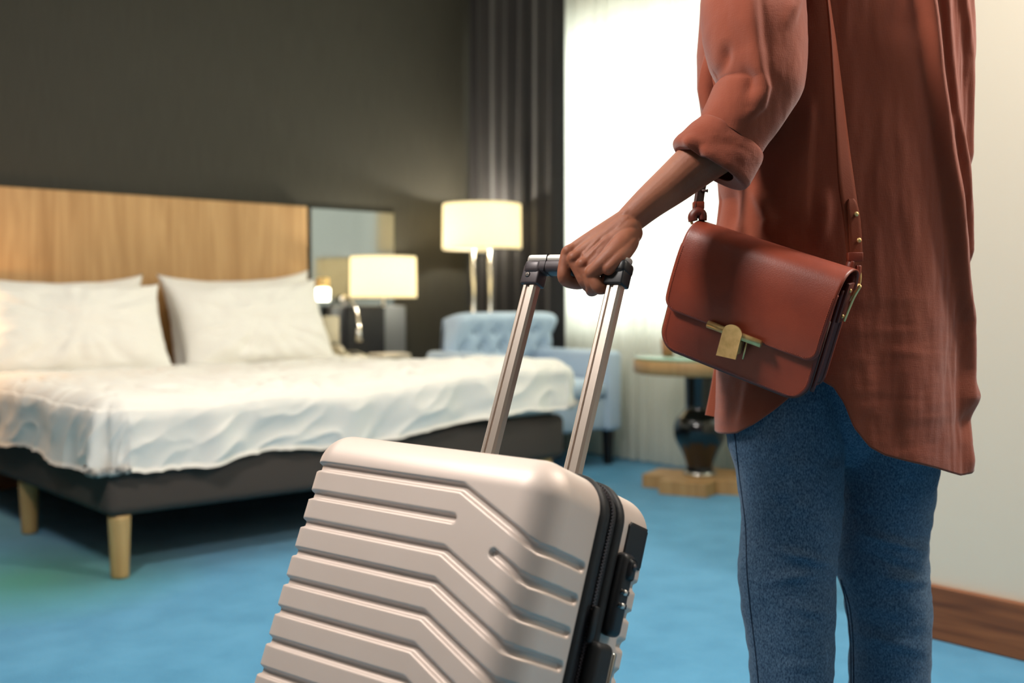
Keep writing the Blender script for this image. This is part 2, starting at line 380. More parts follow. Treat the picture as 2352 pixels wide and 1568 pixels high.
pillow(.88, .54, .19, (1.76, 5.24, .757), R_(-12), 0, 3, 'white pillow propped at the back, left, mostly behind another')
pillow(.84, .50, .20, (2.675, 5.02, .775), R_(-27), R_(-2), 5, 'plump white pillow leaning in front, right, beside the reading lamp', roll=R_(-2))
pillow(.93, .50, .22, (1.735, 4.98, .765), R_(-27), R_(3), 6, 'plump white pillow leaning in front, left, cut by the picture edge', roll=R_(2))

# ------------------------------------------------------------------ bedside: mirror, nightstand, lamps, phone
o = mk('wall_mirror', *box((3.26, YB-.02, .60), (3.845, YB, 1.437), .003, 1), M['mirror'], None, False)
tag(o, 'smoky mirror panel on the wall between headboard and floor lamp', 'mirror')
ns = thing('nightstand', 'grey gloss nightstand with raised back panel beside the bed', 'nightstand', (3.62, 5.2, 0))
mk('body', *box((3.38, 5.02, .06), (3.90, 5.36, .53), .006), M['greygloss'], ns, False)
mk('table_top', *box((3.37, 5.0, .53), (3.91, 5.38, .555), .004), M['blackgloss'], ns, False)
mk('back_panel', *box((3.36, 5.37, .06), (3.885, 5.425, .872), .004), M['greygloss'], ns, False)
dr = mk('drawer', *box((3.40, 5.005, .32), (3.88, 5.02, .51), .003), M['greygloss'], ns, False)
mk('handle', *cyl((3.55, 4.99, .42), (3.73, 4.99, .42), .006), M['chrome'], dr)
pf = thing('menu_holder', 'black upright square holder on the nightstand behind the chrome reading light', 'holder', (3.55, 5.33, .555))
mk('panel', *box((3.43, 5.325, .556), (3.70, 5.350, .872), .004), M['black'], pf, False)
mk('foot', *box((3.46, 5.29, .556), (3.67, 5.35, .568), .003), M['black'], pf, False)

def drum(root, c, r, z0, z1, power, rot=0.):
    seg = 64; V, Fc = lathe([(r*.985, z0-c[2]), (r, z0-c[2]+.004), (r*.985, z1-c[2]-.004), (r*.975, z1-c[2])], c, seg, caps=False)
    o = mk('lamp_shade', V, Fc, M['shade'], root); mod_solid(o, .002)
    for z in (z0+.004, z1-.004):
        rr = r*(.99 if z < (z0+z1)/2 else .975)
        pts = [(c[0]+rr*math.cos(a), c[1]+rr*math.sin(a), z) for a in np.linspace(0, 2*math.pi, 49)]
        mk('shade_rim', *tube(pts, .003, 6, caps=False), M['paper'], o)
    mk('bulb', *lathe([(.004, -.045), (.02, -.04), (.032, -.015), (.034, .01), (.024, .035), (.006, .045)], (c[0], c[1], (z0+z1)/2), 16), M['bulb'], root)
    l = bpy.data.lights.new('bulb_light', 'POINT'); l.energy = power; l.color = (1, .93, .78); l.shadow_soft_size = .04
    lo = bpy.data.objects.new('bulb_light', l); col.objects.link(lo); lo.location = (c[0], c[1], (z0+z1)/2+.055)
LX, LY = 3.63, 5.24
wl = thing('wall_lamp', 'lit cream drum lamp above the nightstand, in front of the mirror', 'lamp', (LX, YB, 1.0))
drum(wl, (LX, LY, 1.05), .195, .918, 1.160, 15)
mk('wall_plate', *box((LX-.03, YB-.035, .99), (LX+.03, YB-.02, 1.09), .003), M['chrome'], wl)
mk('arm', *tube(spline([(LX, YB-.03, 1.03), (LX, YB-.1, 1.03), (LX, LY+.02, 1.02), (LX, LY, 1.04)], 14), .006, 10), M['chrome'], wl)
mk('switch_rod', *lathe([(.004, -.155), (.009, -.15), (.009, -.085), (.004, 0)], (LX+.0, LY, 1.02), 12), M['silvercap'], wl)

l = bpy.data.lights.new('bedside_light', 'POINT'); l.energy = 13; l.color = (1, .60, .32); l.shadow_soft_size = .05
lo = bpy.data.objects.new('bedside_light', l); col.objects.link(lo); lo.location = (1.02, 4.95, .92)
FX, FY = Yp(1107, 520, 5.08)[:2]
fl = thing('floor_lamp', 'tall floor lamp with lit cream drum shade on twin chrome posts', 'lamp', (FX, FY, 0))
zt = Yp(1107, 469, 5.08)[2]; zb = Yp(1107, 573, 5.08)[2]
drum(fl, (FX, FY, zt-.1), .243, zb, zt, 20)
for s in (-1, 1): mk('post', *cyl((FX+s*.042, FY-s*.03, .02), (FX+s*.042, FY-s*.03, zb+.0), .016), M['chrome'], fl)
mk('crossbar', *cyl((FX-.05, FY+.036, zb-.012), (FX+.05, FY-.036, zb-.012), .012), M['chrome'], fl)
mk('stem', *cyl((FX, FY, zb-.012), (FX, FY, zb+.09), .008), M['chrome'], fl)
mk('foot_plate', *lathe([(.15, 0), (.15, .014), (.14, .02), (.02, .022)], (FX, FY, 0), 40), M['chrome'], fl)

# lit reading lamp by the pillow and the unlit chrome one
q = Yp(742, 672, 5.28)
rl = thing('reading_lamp', 'small bedside reading lamp, lit white head under a brass cap', 'lamp', (q[0], YB, q[2]))
mk('lamp_head', *lathe([(.028, -.038), (.038, -.036), (.040, .03), (.034, .036)], (q[0], q[1], q[2]-.01), 24), M['ledlit'], rl)
mk('cap', *lathe([(.034, 0), (.034, .05), (.028, .058)], (q[0], q[1], q[2]+.027), 24), M['brass'], rl)
mk('arm', *tube([(q[0], q[1], q[2]+.06), (q[0], 5.36, q[2]+.06), (q[0], YB-.02, q[2]+.03)], .007, 8), M['brass'], rl)
a0 = Yp(803, 688, 5.36); a1 = Yp(818, 712, 5.28); a2 = Yp(824, 745, 5.22); a3 = Yp(824, 785, 5.20)
rc = thing('reading_light', 'unlit chrome gooseneck reading light bending down over the nightstand', 'lamp', a0)
mk('gooseneck', *tube(spline([(a0[0], YB-.02, a0[2]), a0, a1, a2], 16), .008, 10), M['chrome'], rc)
mk('lamp_head', *tube([a2, a2*.5+a3*.5, a3], [.010, .016, .020], 14), M['chrome'], rc)
mk('wall_rosette', *tube([(a0[0], YB-.022, a0[2]), (a0[0], YB-.035, a0[2])], .03, 20), M['chrome'], rc)

q0 = Yp(762, 800, 5.26); q1 = Yp(762, 728, 5.26)
sp = thing('radio_dock', 'small upright beige box with a round black button standing behind the telephone', 'clock radio', (q0[0], 5.26, .555))
mk('body', *box((q0[0]-.048, 5.25, .556), (q0[0]+.048, 5.285, q1[2]+.005), .008), M['beige'], sp)
mk('button', *tube([(q0[0]+.01, 5.248, .66), (q0[0]+.01, 5.240, .66)], .011, 16), M['black'], sp)
tq = Yp(800, 812, 5.15)
ph = thing('telephone', 'low beige desk telephone on the nightstand edge', 'telephone', (tq[0], tq[1], .555))
mk('base', *box((tq[0]-.09, tq[1]-.07, .556), (tq[0]+.10, tq[1]+.07, .592), .01, fn=lambda v: v+np.array([0, 0, (v[1]-tq[1]+.07)*.18 if v[2] > .58 else 0])), M['beige'], ph)
mk('handset', *tube(spline([(tq[0]-.075, tq[1]-.045, .61), (tq[0]-.06, tq[1]-.02, .635), (tq[0]-.055, tq[1]+.02, .64), (tq[0]-.06, tq[1]+.06, .62)], 12), [.022, .022, .018, .014, .013, .013, .013, .013, .014, .018, .022, .022], 12), M['beige'], ph)
kp = MB()
for i in range(3):
    for j in range(4): kp.add(*box((tq[0]+.0+i*.022, tq[1]-.045+j*.02, .600+j*.003), (tq[0]+.014+i*.022, tq[1]-.033+j*.02, .606+j*.003), .001, 1))
kp.build('keypad', M['black'], ph, False)
nq = Yp(895, 816, 5.14)
for k in range(2):
    o = mk('notebook', *box((nq[0]-.11+.012*k, nq[1]-.085, .556+.022*k), (nq[0]+.10+.012*k*-1, nq[1]+.07, .576+.022*k), .002, 1), M['paper'] if k else M['beige'], None, False)
    tag(o, ['beige book lying at the bottom of the pair on the nightstand', 'cream booklet lying on top of the beige book on the nightstand'][k], 'book')

# ------------------------------------------------------------------ armchair
ax0, ax1 = 3.54, 4.385
ac = thing('armchair', 'pale blue armchair with tufted rolled back beyond the bed', 'armchair', (3.96, 4.4, 0))
mk('seat_base', *box((ax0+.03, 4.06, .20), (ax1-.03, 4.70, .37), .02, 3), M['bluefab'], ac)
def cushion(V): return V
mk('seat_cushion', *box((ax0+.12, 4.03, .37), (ax1-.12, 4.60, .475), .045, 5), M['bluefab'], ac)
for s in (0, 1):
    xa = ax0 if s == 0 else ax1-.115
    prof = [(4.035, .20), (4.035, .56), (4.05, .605), (4.12, .628), (4.55, .625), (4.72, .62), (4.72, .20)]
    # arm: side slab with softly rounded top
    V, Fc = box((xa, 4.035, .19), (xa+.115, 4.72, .628), .03, 4)
    mk('armrest', V, Fc, M['bluefab'], ac)
# back with outward rolled top and tufts
bl, br = 3.60, 4.40
tufts = [(bl+.10+.147*i+(.0 if r % 2 else .073), .735-.085*r) for r in range(3) for i in range(5)]
nu, nv = 120, 80; bx = []
path = spline([(4.70, .40), (4.655, .50), (4.615, .60), (4.585, .70), (4.55, .77), (4.54, .81), (4.575, .835), (4.63, .83), (4.655, .79), (4.70, .70), (4.735, .50), (4.74, .36)], nv)
for j in range(nv):
    for i in range(nu):
        u = -1+2*i/(nu-1); y, z = path[j]
        xw = (br-bl)/2; edge = 1-abs(u)**10
        x = (bl+br)/2+xw*u
        yc = 4.68; ys = yc+(y-yc)*(1-.75*abs(u)**14)-.03*abs(u)**3*(z > .6)
        zz = z-(.035*abs(u)**9 if z > .6 else 0)
        d = 0
        if j < nv*.55:
            for tx, tz in tufts:
                rr = (x-tx)**2+(z-tz)**2
                d += .034*math.exp(-rr/.0009)
            d -= .010*abs(math.sin((x-bl-.10)/.147*math.pi))*edge
        bx.append((x, ys+d, zz))
mk('backrest', bx, gfaces(nu, nv), M['bluefab'], ac)
for tx, tz in tufts: mk('button', *tube([(tx, 4.66-(tz-.55)*.32, tz), (tx, 4.63-(tz-.55)*.32, tz)], .010, 10), M['bluefab'], ac)
for (x, y) in ((ax0+.06, 4.09), (ax1-.05, 4.10), (ax0+.06, 4.66), (ax1-.05, 4.66)):
    mk('leg', *box((x-.026, y-.026, 0), (x+.026, y+.026, .21), .003, 1, fn=lambda v, x=x, y=y: np.array([x+(v[0]-x)*(.7+v[2]*1.4), y+(v[1]-y)*(.7+v[2]*1.4), v[2]])), M['black'], ac, False)

# ------------------------------------------------------------------ side table
TX, TY = 4.11, 3.28
st = thing('side_table', 'round side table with wooden rim and black glossy vase shaped pedestal', 'side table', (TX, TY, 0))
def pz(y): return .9-(y-691)/2480*pr((TX, TY, .4))[2]
hx = []
ang0 = math.radians(20)
for k in range(4):
    for dx_, dy_ in ((.25, -.115), (.25, .115), (.125, .125)):
        a = ang0+k*math.pi/2; hx.append((TX+dx_*math.cos(a)-dy_*math.sin(a), TY+dx_*math.sin(a)+dy_*math.cos(a)))
n = len(hx); V = [(x, y, 0) for x, y in hx]+[(x, y, .062) for x, y in hx]
Fc = [tuple(range(n))[::-1], tuple(range(n, 2*n))]+[(i, (i+1) % n, n+(i+1) % n, n+i) for i in range(n)]
mk('base', V, Fc, M['oak'], st, False)
pp = spline([(.062, .062), (.066, .08), (.064, .11), (.085, .17), (.118, .235), (.125, .29), (.112, .335), (.075, .38), (.072, .42), (.074, .50), (.078, .56)], 50)
mk('pedestal', *lathe([tuple(p) for p in pp], (TX, TY, 0), 48), M['blackgloss'], st)
mk('collar', *lathe([(.075, 0), (.078, .008), (.075, .018)], (TX, TY, .062), 32), M['chrome'], st)
mk('tabletop', *lathe([(.305, 0), (.318, .006), (.320, .062), (.314, .068)], (TX, TY, .554), 64), M['oak'], st)
mk('glass_top', *lathe([(.312, 0), (.315, .003), (.315, .009), (.312, .012)], (TX, TY, .622), 64), M['greenglass'], st)
q = Zp(1532, 800, .68)
px_, py_ = Xp(1534, 806, 4.03)[:2]
cu = mk('amber_tumbler', *lathe([(.022, 0), (.028, .004), (.034, .085), (.030, .085), (.025, .01)], (px_, py_, .634), 24), M['amber'])
tag(cu, 'small amber tumbler standing on the round side table', 'tumbler')
px_, py_ = Xp(1572, 812, 4.10)[:2]
cu = thing('coffee_cup', 'little white cup on its saucer on the round side table', 'cup', (px_, py_, .634))
mk('cup', *lathe([(.018, 0), (.03, .02), (.035, .05), (.032, .05), (.026, .02)], (px_, py_, .639), 24), M['white'], cu)
mk('saucer', *lathe([(.03, 0), (.055, .006), (.056, .009), (.03, .005)], (px_, py_, .634), 28), M['white'], cu)

# ------------------------------------------------------------------ suitcase
SA = np.array([[.198, .906, .374], [-.98, .188, .063], [-.013, -.379, .925]])
u_, s_, vt_ = np.linalg.svd(SA); SA = u_@vt_
SO = np.array([.808, 1.336, .722])
CW, CD, CH = .4224, .2667, .60
Y1, Y2, CDB = .121, .170, .282
def CL(p): return SO+SA@np.asarray(p, float)
def CLn(P): return SO+np.asarray(P, float)@SA.T
def rbox(u, z, y_of, W_, H_, r, disp):
    pass
def segdist(u, z, pts):
    d = np.full(u.shape, 9.); sg = np.zeros(u.shape)
    for (a, b) in zip(pts[:-1], pts[1:]):
        a = np.array(a); b = np.array(b); ab = b-a; t = np.clip(((u-a[0])*ab[0]+(z-a[1])*ab[1])/(ab@ab), 0, 1)
        dx = u-(a[0]+t*ab[0]); dz = z-(a[1]+t*ab[1]); dd = np.hypot(dx, dz); m = dd < d
        d = np.where(m, dd, d); sg = np.where(m, dz, sg)
    return d, sg
gpaths = []
for k in range(13):
    z = -.0555-.0402*k; ub = .290-.0022*k
    zf = lambda u: z-.44*(u-ub)
    tail = [(.405, zf(.405)), (.430, z-.0555), (CW+.103, z-.0595)]
    if k == 1: gpaths += [[(-.085, z), (ub, z)], [(.362, zf(.362))]+tail]
    else: gpaths += [[(-.085, z), (ub, z)]+tail]
def g_front(u, z):
    g = np.zeros(u.shape)
    for p in gpaths:
        d, sg = segdist(u, z, p)
        g = np.maximum(g, .0060*(1-sstep(.0032, .0070, d)))
        g = g-.0006*np.exp(-((d-.0095)/.0015)**2)*(sg < 0)
    return g
def g_back(u, z):
    g = np.zeros(u.shape)
    for k in range(12):
        d, _ = segdist(u, z, [(-.05, -.114-.039*k), (CW+.05, -.114-.039*k)])
        g = np.maximum(g, .0052*(1-sstep(.0030, .0080, d)))
    return g
def shell(name, front, depth, gf, step, parent):
    r = .048; bmv = []; bmf = []
    def addgrid(us, vs, mode):
        Uu, Vv = np.meshgrid(us, vs)
        if mode == 'main':      # wraps around left and right sides
            x = np.clip(Uu, 0, CW); y = np.maximum(-Uu, 0)+np.maximum(Uu-CW, 0); z = Vv
            g = gf(Uu, Vv)
        elif mode == 'top': x = Uu; y = Vv; z = np.zeros_like(Uu); g = np.zeros_like(Uu)
        else: x = Uu; y = Vv; z = np.full_like(Uu, -CH); g = np.zeros_like(Uu)
        B_ = np.stack([x, y, z], -1)
        Q = np.stack([np.clip(x, r, CW-r), np.maximum(y, r), np.clip(z, -CH+r, -r)], -1)
        N = B_-Q; ln = np.linalg.norm(N, axis=-1, keepdims=True); N = N/np.maximum(ln, 1e-9)
        P = Q+N*(r-g[..., None])
        bul = .004*np.clip(1-((x-CW/2)/(CW/2))**2, 0, 1)*np.clip(1-((z+CH/2)/(CH/2))**2, 0, 1)*(y < r)
        P[..., 1] -= bul
        if not front: P[..., 1] = CDB-P[..., 1]
        n0 = len(bmv); bmv.extend(CLn(P.reshape(-1, 3))); fc = gfaces(len(us), len(vs))+n0
        if (mode == 'main') != (not front): fc = fc[:, ::-1]
        bmf.extend(fc.tolist())
    ul = np.concatenate([np.linspace(-depth, 0, int(depth/step)+1)[:-1], np.linspace(0, CW, int(CW/step)+1), np.linspace(CW, CW+depth, int(depth/step)+1)[1:]])
    vz = np.linspace(-CH, 0, int(CH/step)+1)
    addgrid(ul, vz, 'main')
    un = np.linspace(0, CW, int(CW/step)+1); vy = np.linspace(0, depth, int(depth/step)+1)
    addgrid(un, vy, 'top'); addgrid(un, vy, 'bottom')
    bm = bmesh.new(); vs_ = [bm.verts.new(tuple(v)) for v in bmv]
    for q_ in bmf: bm.faces.new([vs_[i] for i in q_])
    bmesh.ops.remove_doubles(bm, verts=bm.verts, dist=.00025)
    bmesh.ops.recalc_face_normals(bm, faces=bm.faces)
    me = bpy.data.meshes.new(name); bm.to_mesh(me); bm.free(); me.materials.append(M['case'])
    me.polygons.foreach_set('use_smooth', [True]*len(me.polygons))
    return link(name, me, parent)
base_pt = CL((CW/2, CD, -CH-.045))
case = thing('suitcase', 'ribbed champagne pink hard shell suitcase tilted on its extended handle', 'suitcase', (base_pt[0], base_pt[1], 0))
shell('front_shell', True, Y1, g_front, .0018, case)
bs_ = shell('back_shell', False, CDB-Y2, g_back, .0038, case)
def outline(off, n=260, r=.048):
    pts = []
    W2, H2 = CW/2, CH/2
    per = []
    for (sx, sz, a0) in ((1, 1, 0), (-1, 1, 90), (-1, -1, 180), (1, -1, 270)):
        for t in np.linspace(0, 90, 16):
            a = math.radians(a0+t); per.append((CW/2+sx*(W2-r)+(r+off)*math.cos(a), -H2+sz*(H2-r)+(r+off)*math.sin(a)))
    per = np.array(per+[per[0]]); L = np.concatenate([[0], np.cumsum(np.hypot(*np.diff(per, axis=0).T))])
    t = np.linspace(0, L[-1], n, endpoint=False)
    return np.stack([np.interp(t, L, per[:, 0]), np.interp(t, L, per[:, 1])], -1)
def band(name, prof, m, n=260):
    P = []
    for (y, off) in prof:
        o_ = outline(off, n)
        P.append(np.stack([o_[:, 0], np.full(n, y), o_[:, 1]], -1))
    P = np.concatenate(P); return mk(name, CLn(P), gfaces(n, len(prof), True), m, case)
band('front_rim', [(.112, -.004), (.1165, .0005), (.119, .0036), (.125, .0044), (.130, .0034), (.132, .0008), (.132, -.004)], M['blacksoft'])
band('zipper_tape', [(.131, .0002), (.139, .0012), (.1405, .0005), (.1515, .0005), (.153, .0012), (.160, .0002)], M['black'])
band('back_rim', [(.158, -.004), (.158, .0015), (.161, .0046), (.170, .0052), (.175, .0036), (.177, -.003)], M['blacksoft'])
tm = MB(); oo = outline(.0012, 900)
for i, (x, z) in enumerate(oo):
    y = .1445 if i % 2 else .1475
    c_ = CL((x, y, z)); s = .0011
    tm.add(*box((-1, -1, -1), (1, 1, 1), fn=lambda v: c_+SA@(v*np.array([s, .0022, s]))))
tm.build('zipper_teeth', M['gunmetal'], case, False, kind='stuff')
# combination lock on the right side
def cbox(lo, hi, bev, seg=3): return box(lo, hi, bev, seg, fn=lambda v: CL(v))
lk = mk('lock', *cbox((CW-.004, .176, -.186), (CW+.016, .208, -.078), .009, 4), M['black'], case)
mk('lock_button', *cbox((CW+.012, .186, -.112), (CW+.020, .204, -.084), .006, 3), M['black'], lk)
mk('keyhole', *tube([CL((CW+.0195, .195, -.094)), CL((CW+.0212, .195, -.094))], .0042, 16), M['gunmetal'], lk)
for z in (-.128, -.145):
    mk('dial_window', *cbox((CW+.013, .181, z-.0034), (CW+.0168, .203, z+.0034), .001, 1), M['blackgloss'], lk)
    mk('number_wheel', *tube([CL((CW+.0145, .189, z)), CL((CW+.0145, .1955, z))], .0040, 12), M['silvercap'], lk)
P = []
for j in range(16):
    for i in range(16):
        y_ = .193+.055*i/15; z_ = -.036-.056*j/15; e_ = max(y_-(CDB-.048), 0)
        if i in (0, 15) and j in (0, 15): y_ += .003*(1 if i == 0 else -1); z_ += .003*(-1 if j == 0 else 1)
        P.append(CL((CW-.048+math.sqrt(.048**2-e_*e_)+.0008, y_, z_)))
mod_solid(mk('label_plate', P, gfaces(16, 16), M['black'], case), .0014, 0)
# side carry handle
sh = mk('side_handle', *cbox((CW-.002, .150, -.40), (CW+.020, .192, -.196), .009, 4), M['blacksoft'], case)
mk('chrome_strip', *cbox((CW+.010, .187, -.392), (CW+.0215, .197, -.204), .003, 2), M['chrome'], sh)
# zip pulls under the lock
mk('zip_pull', *cbox((CW+.004, .140, -.20), (CW+.010, .152, -.155), .002, 2), M['blacksoft'], case)
# telescopic poles
PY = .235
for s in (-1, 1):
    xc = CW/2+s*.078; hw, hd = .0132, .0088; c_ = .0035
    pf_ = [(-hw+c_, -hd), (-.0052, -hd), (-.0045, -hd+.0028), (.0012, -hd+.0028), (.0019, -hd), (hw-c_, -hd), (hw, -hd+c_), (hw, hd-c_), (hw-c_, hd), (-hw+c_, hd), (-hw, hd-c_), (-hw, -hd+c_)]
    V = [CL((xc+a, PY+b_, z)) for z in (-.02, .325) for a, b_ in pf_]; n = len(pf_)
    Fc = [(i, (i+1) % n, n+(i+1) % n, n+i) for i in range(n)]+[tuple(range(n))[::-1], tuple(range(n, 2*n))]
    mk('pole', V, Fc, M['alu'], case, False)
grip = mk('grip_bar', *cbox((CW/2-.092, PY-.0145, .337), (CW/2+.092, PY+.0145, .358), .0075, 4), M['gunmetal'], case)
mk('grip_cover', *cbox((CW/2-.092, PY-.0138, .3525), (CW/2+.092, PY+.0138, .3665), .006, 4), M['silvercap'], grip)
mk('seam_ring', *cbox((CW/2-.0525, PY-.0152, .336), (CW/2-.0515, PY+.0152, .3673), .0004, 1), M['black'], grip)
for s in (-1, 1):
    xc = CW/2+s*.078; m_ = M['gunmetal'] if s < 0 else M['black']
    jt = mk('corner_joint', *cbox((xc-.0165, PY-.0128, .316), (xc+.0165, PY+.0128, .349), .003, 3), m_, case)
    mk('joint_collar', *cbox((xc-.0175 if s > 0 else xc-.015, PY-.016, .334), (xc+.0175, PY+.016, .3565), .007, 3), m_, jt)
    if s > 0: continue
    sc_ = CL((xc-.004, PY-.0128, .331)); n_ = -SA[:, 1]
    mk('screw_hole', *tube([sc_, sc_+n_*.0006], .0046, 20), M['black'], jt)
    mk('screw', *tube([sc_, sc_+n_*.0011], .0036, 20), M['alu'], jt)
    for a_, b_ in ((.0022, .0006), (.0006, .0022)):
        mk('screw_slot', *box((-1, -1, -1), (1, 1, 1), fn=lambda v: sc_+n_*.0012+SA@(v*np.array([a_, .0003, b_]))), M['black'], jt, False)
# wheels
for sx in (0, 1):
    for sy in (0, 1):
        xc = .05+sx*(CW-.10); yc = .045+sy*(CD-.09)
        hs = mk('wheel_housing', *cbox((xc-.026, yc-.028, -CH-.016), (xc+.026, yc+.028, -CH+.01), .008, 3), M['black'], case)
        for dxx in (-.011, .011):
            mk('wheel', *tube([CL((xc+dxx-.006, yc+.008*(1 if sy else -1)*-1+.01, -CH-.024)), CL((xc+dxx+.006, yc+.008*(1 if sy else -1)*-1+.01, -CH-.024))], .0215, 24), M['black'], hs)

# ------------------------------------------------------------------ lofts between two pixel curves at real depths
def loft(Lp, Rp, dc, bb_, n_th=160, n_v=120, disp=None, power=2.0, closed=True, bback=None):
    """Lp,Rp outline polylines (x,y); dc depth of the axis; bb_ half depth. Returns verts grid and px coords."""
    Ls = spline(Lp, n_v); Rs = spline(Rp, n_v); tt = np.linspace(0, 1, n_v)
    dcs = spline([[v] for v in dc], n_v)[:, 0]; bs = spline([[v] for v in bb_], n_v)[:, 0]
    th = np.linspace(0, 2*math.pi, n_th, endpoint=False)
    e = 2./power; cs = np.sign(np.cos(th))*np.abs(np.cos(th))**e; sn = np.sign(np.sin(th))*np.abs(np.sin(th))**e
    V = np.empty((n_v, n_th, 3)); PX = np.empty((n_v, n_th, 2)); N = np.empty((n_v, n_th, 3))
    for j in range(n_v):
        A_ = D(Ls[j][0], Ls[j][1], dcs[j]); B_ = D(Rs[j][0], Rs[j][1], dcs[j]); c_ = (A_+B_)/2; h_ = (B_-A_)/2
        hl = np.linalg.norm(h_)
        bk = bs[j] if bback is None else bback
        dep = np.where(sn > 0, -bs[j]*sn, -bk*sn)
        V[j] = c_+cs[:, None]*h_+dep[:, None]*F
        N[j] = (cs/hl)[:, None]*(h_/hl)+(-sn/bs[j])[:, None]*F
        PX[j] = (Ls[j]+Rs[j])/2+cs[:, None]*(Rs[j]-Ls[j])/2
    N /= np.linalg.norm(N, axis=-1, keepdims=True)
    if disp is not None:
        dsp = disp(PX, np.broadcast_to(th, (n_v, n_th)), np.broadcast_to(tt[:, None], (n_v, n_th)))
        V = V+N*dsp[..., None]
    return V
def ridge(PX, pts, amp, wl, wr):
    """asymmetric cloth ridge along a polyline given in outline coordinates, running mostly downwards"""
    pts = np.array(pts, float); xs = np.interp(PX[..., 1], pts[:, 1], pts[:, 0], left=np.nan, right=np.nan)
    dx = PX[..., 0]-xs; y = PX[..., 1]
    fade = sstep(pts[0, 1]-1, pts[0, 1]+60, y)*sstep(pts[-1, 1]+1, pts[-1, 1]-60, y)
    g = np.where(dx < 0, np.exp(-(dx/wl)**2), np.exp(-(dx/wr)**2))*fade*amp
    return np.nan_to_num(g)
def nz(PX, sx, sy, seed, oct=2):
    out = np.empty(PX.shape[:2])
    for j in range(PX.shape[0]):
        for i in range(PX.shape[1]):
            out[j, i] = noise.fractal(Vector((PX[j, i, 0]*sx, PX[j, i, 1]*sy, seed)), 1., 2., oct)
    return out

person = thing('person', 'person seen from behind in a rust linen shirt and blue jeans, pulling the suitcase', 'person', (*D(1920, 1568, 1.92)[:2], 0))

# shirt body
Lt = [(1660, -190), (1628, -80), (1612, 0), (1604, 120), (1605, 200), (1622, 285), (1650, 380), (1655, 460), (1643, 560), (1640, 700), (1641, 830), (1640, 930), (1640, 1000)]
Rt = [(2150, -190), (2205, -80), (2217, 0), (2215, 120), (2213, 220), (2211, 320), (2209, 420), (2205, 520), (2200, 620), (2196, 740), (2194, 860), (2198, 960), (2216, 1080)]
hemx = [1600, 1640, 1668, 1700, 1740, 1770, 1800, 1830, 1860, 1880, 1900, 1930, 1960, 2000, 2080, 2150, 2185, 2230]
hemy = [992, 992, 985, 963, 930, 902, 875, 862, 880, 912, 965, 1005, 1022, 1033, 1053, 1074, 1070, 1078]
n_th, n_v = 460, 360
def shirt_grid():
    Ls = np.array(Lt); Rs = np.array(Rt)
    th = np.linspace(0, 2*math.pi, n_th, endpoint=False); cs = np.cos(th); sn = np.sin(th)
    tt = np.linspace(0, 1, n_v)
    def edge(P, y): return np.interp(y, P[:, 1], P[:, 0])
    x_nom = 1925+cs*285
    hem = np.where(sn >= -.02, np.interp(x_nom, hemx, hemy), 960-30*np.cos(3*th))
    hem = np.where((sn < 0) & (sn > -.35), hem*(1-(-sn/.35))+0*hem+((-sn/.35))*(960-30*np.cos(3*th)), hem)
    hem = np.where((sn < .0) & (sn > -.35), np.interp(x_nom, hemx, hemy)*(1+sn/.35)+(-sn/.35)*(960-30*np.cos(3*th)), hem)
    Y = -190+(hem[None, :]+190)*tt[:, None]
    XL_ = edge(Ls, Y); XR_ = edge(Rs, Y)
    Xc = (XL_+XR_)/2; Hw = (XR_-XL_)/2; Xx = Xc+Hw*cs[None, :]
    dc = 1.90; bdep = np.interp(Y, [-190, 0, 400, 700, 1080], [.10, .135, .145, .155, .165])
    PX = np.stack([Xx, Y], -1)
    return PX, th, cs, sn, Hw, bdep, dc
PX, th, cs, sn, Hw, bdep, dc = shirt_grid()
front = (sn > 0)[None, :]*1.
dsp = .006*nz(PX, .009, .0018, 3.3)+.0010*nz(PX, .04, .010, 8.1)
low = sstep(560, 800, PX[..., 1])*sstep(2230, 2120, PX[..., 0])
dsp += low*(.0014*nz(PX, .005, .022, 1.7)+.0003*nz(PX, .015, .07, 5.2))
for pts, amp, wl, wr in (
    ([(2035, -200), (2045, 0), (2064, 96), (2078, 210), (2092, 298), (2101, 382), (2116, 470), (2135, 593), (2150, 677), (2165, 739), (2172, 846), (2165, 960)], .024, 12, 26),
    ([(2092, -200), (2106, 57), (2118, 172), (2133, 306), (2152, 402), (2168, 520), (2178, 640)], .016, 9, 20),
    ([(2150, -200), (2167, 30), (2183, 153), (2190, 300), (2192, 420)], .011, 7, 13),
    ([(2185, -100), (2200, 60), (2205, 200)], .005, 8, 6),
    ([(1815, 250), (1812, 320), (1806, 400), (1803, 560)], .006, 30, 10),
    ([(1700, 430), (1722, 480), (1735, 520), (1716, 580)], .012, 14, 14),
    ([(1845, 440), (1842, 520), (1830, 600)], .007, 22, 12),
    ([(1990, 100), (2000, 400), (2030, 700), (2060, 1000)], .004, 60, 60),
    ([(1705, 800), (1690, 900), (1672, 1000)], .007, 12, 16),
    ([(2195, 850), (2180, 950), (2175, 1010), (2180, 1100)], .012, 14, 16),
    ([(1668, 420), (1664, 480), (1660, 560)], -.012, 10, 14)):
    dsp += front*ridge(PX, pts, amp, wl, wr)
fine = sstep(2030, 2130, PX[..., 0])*sstep(1000, 300, PX[..., 1])*.5+sstep(2090, 2150, PX[..., 0])*.5
dsp += front*fine*.0028*nz(PX, .09, .006, 6.4)
V = np.empty((n_v, n_th, 3))
for j in range(n_v):
    for i in range(n_th):
        a_ = cs[i]; s_ = sn[i]
        p_ = C+ray(PX[j, i, 0], PX[j, i, 1])*dc
        nrm = R*a_/(Hw[j, i]*dc/f)+(-F)*s_/bdep[j, i]; nrm = nrm/np.linalg.norm(nrm)
        V[j, i] = p_-F*bdep[j, i]*np.sign(s_)*abs(s_)**.9+nrm*dsp[j, i]
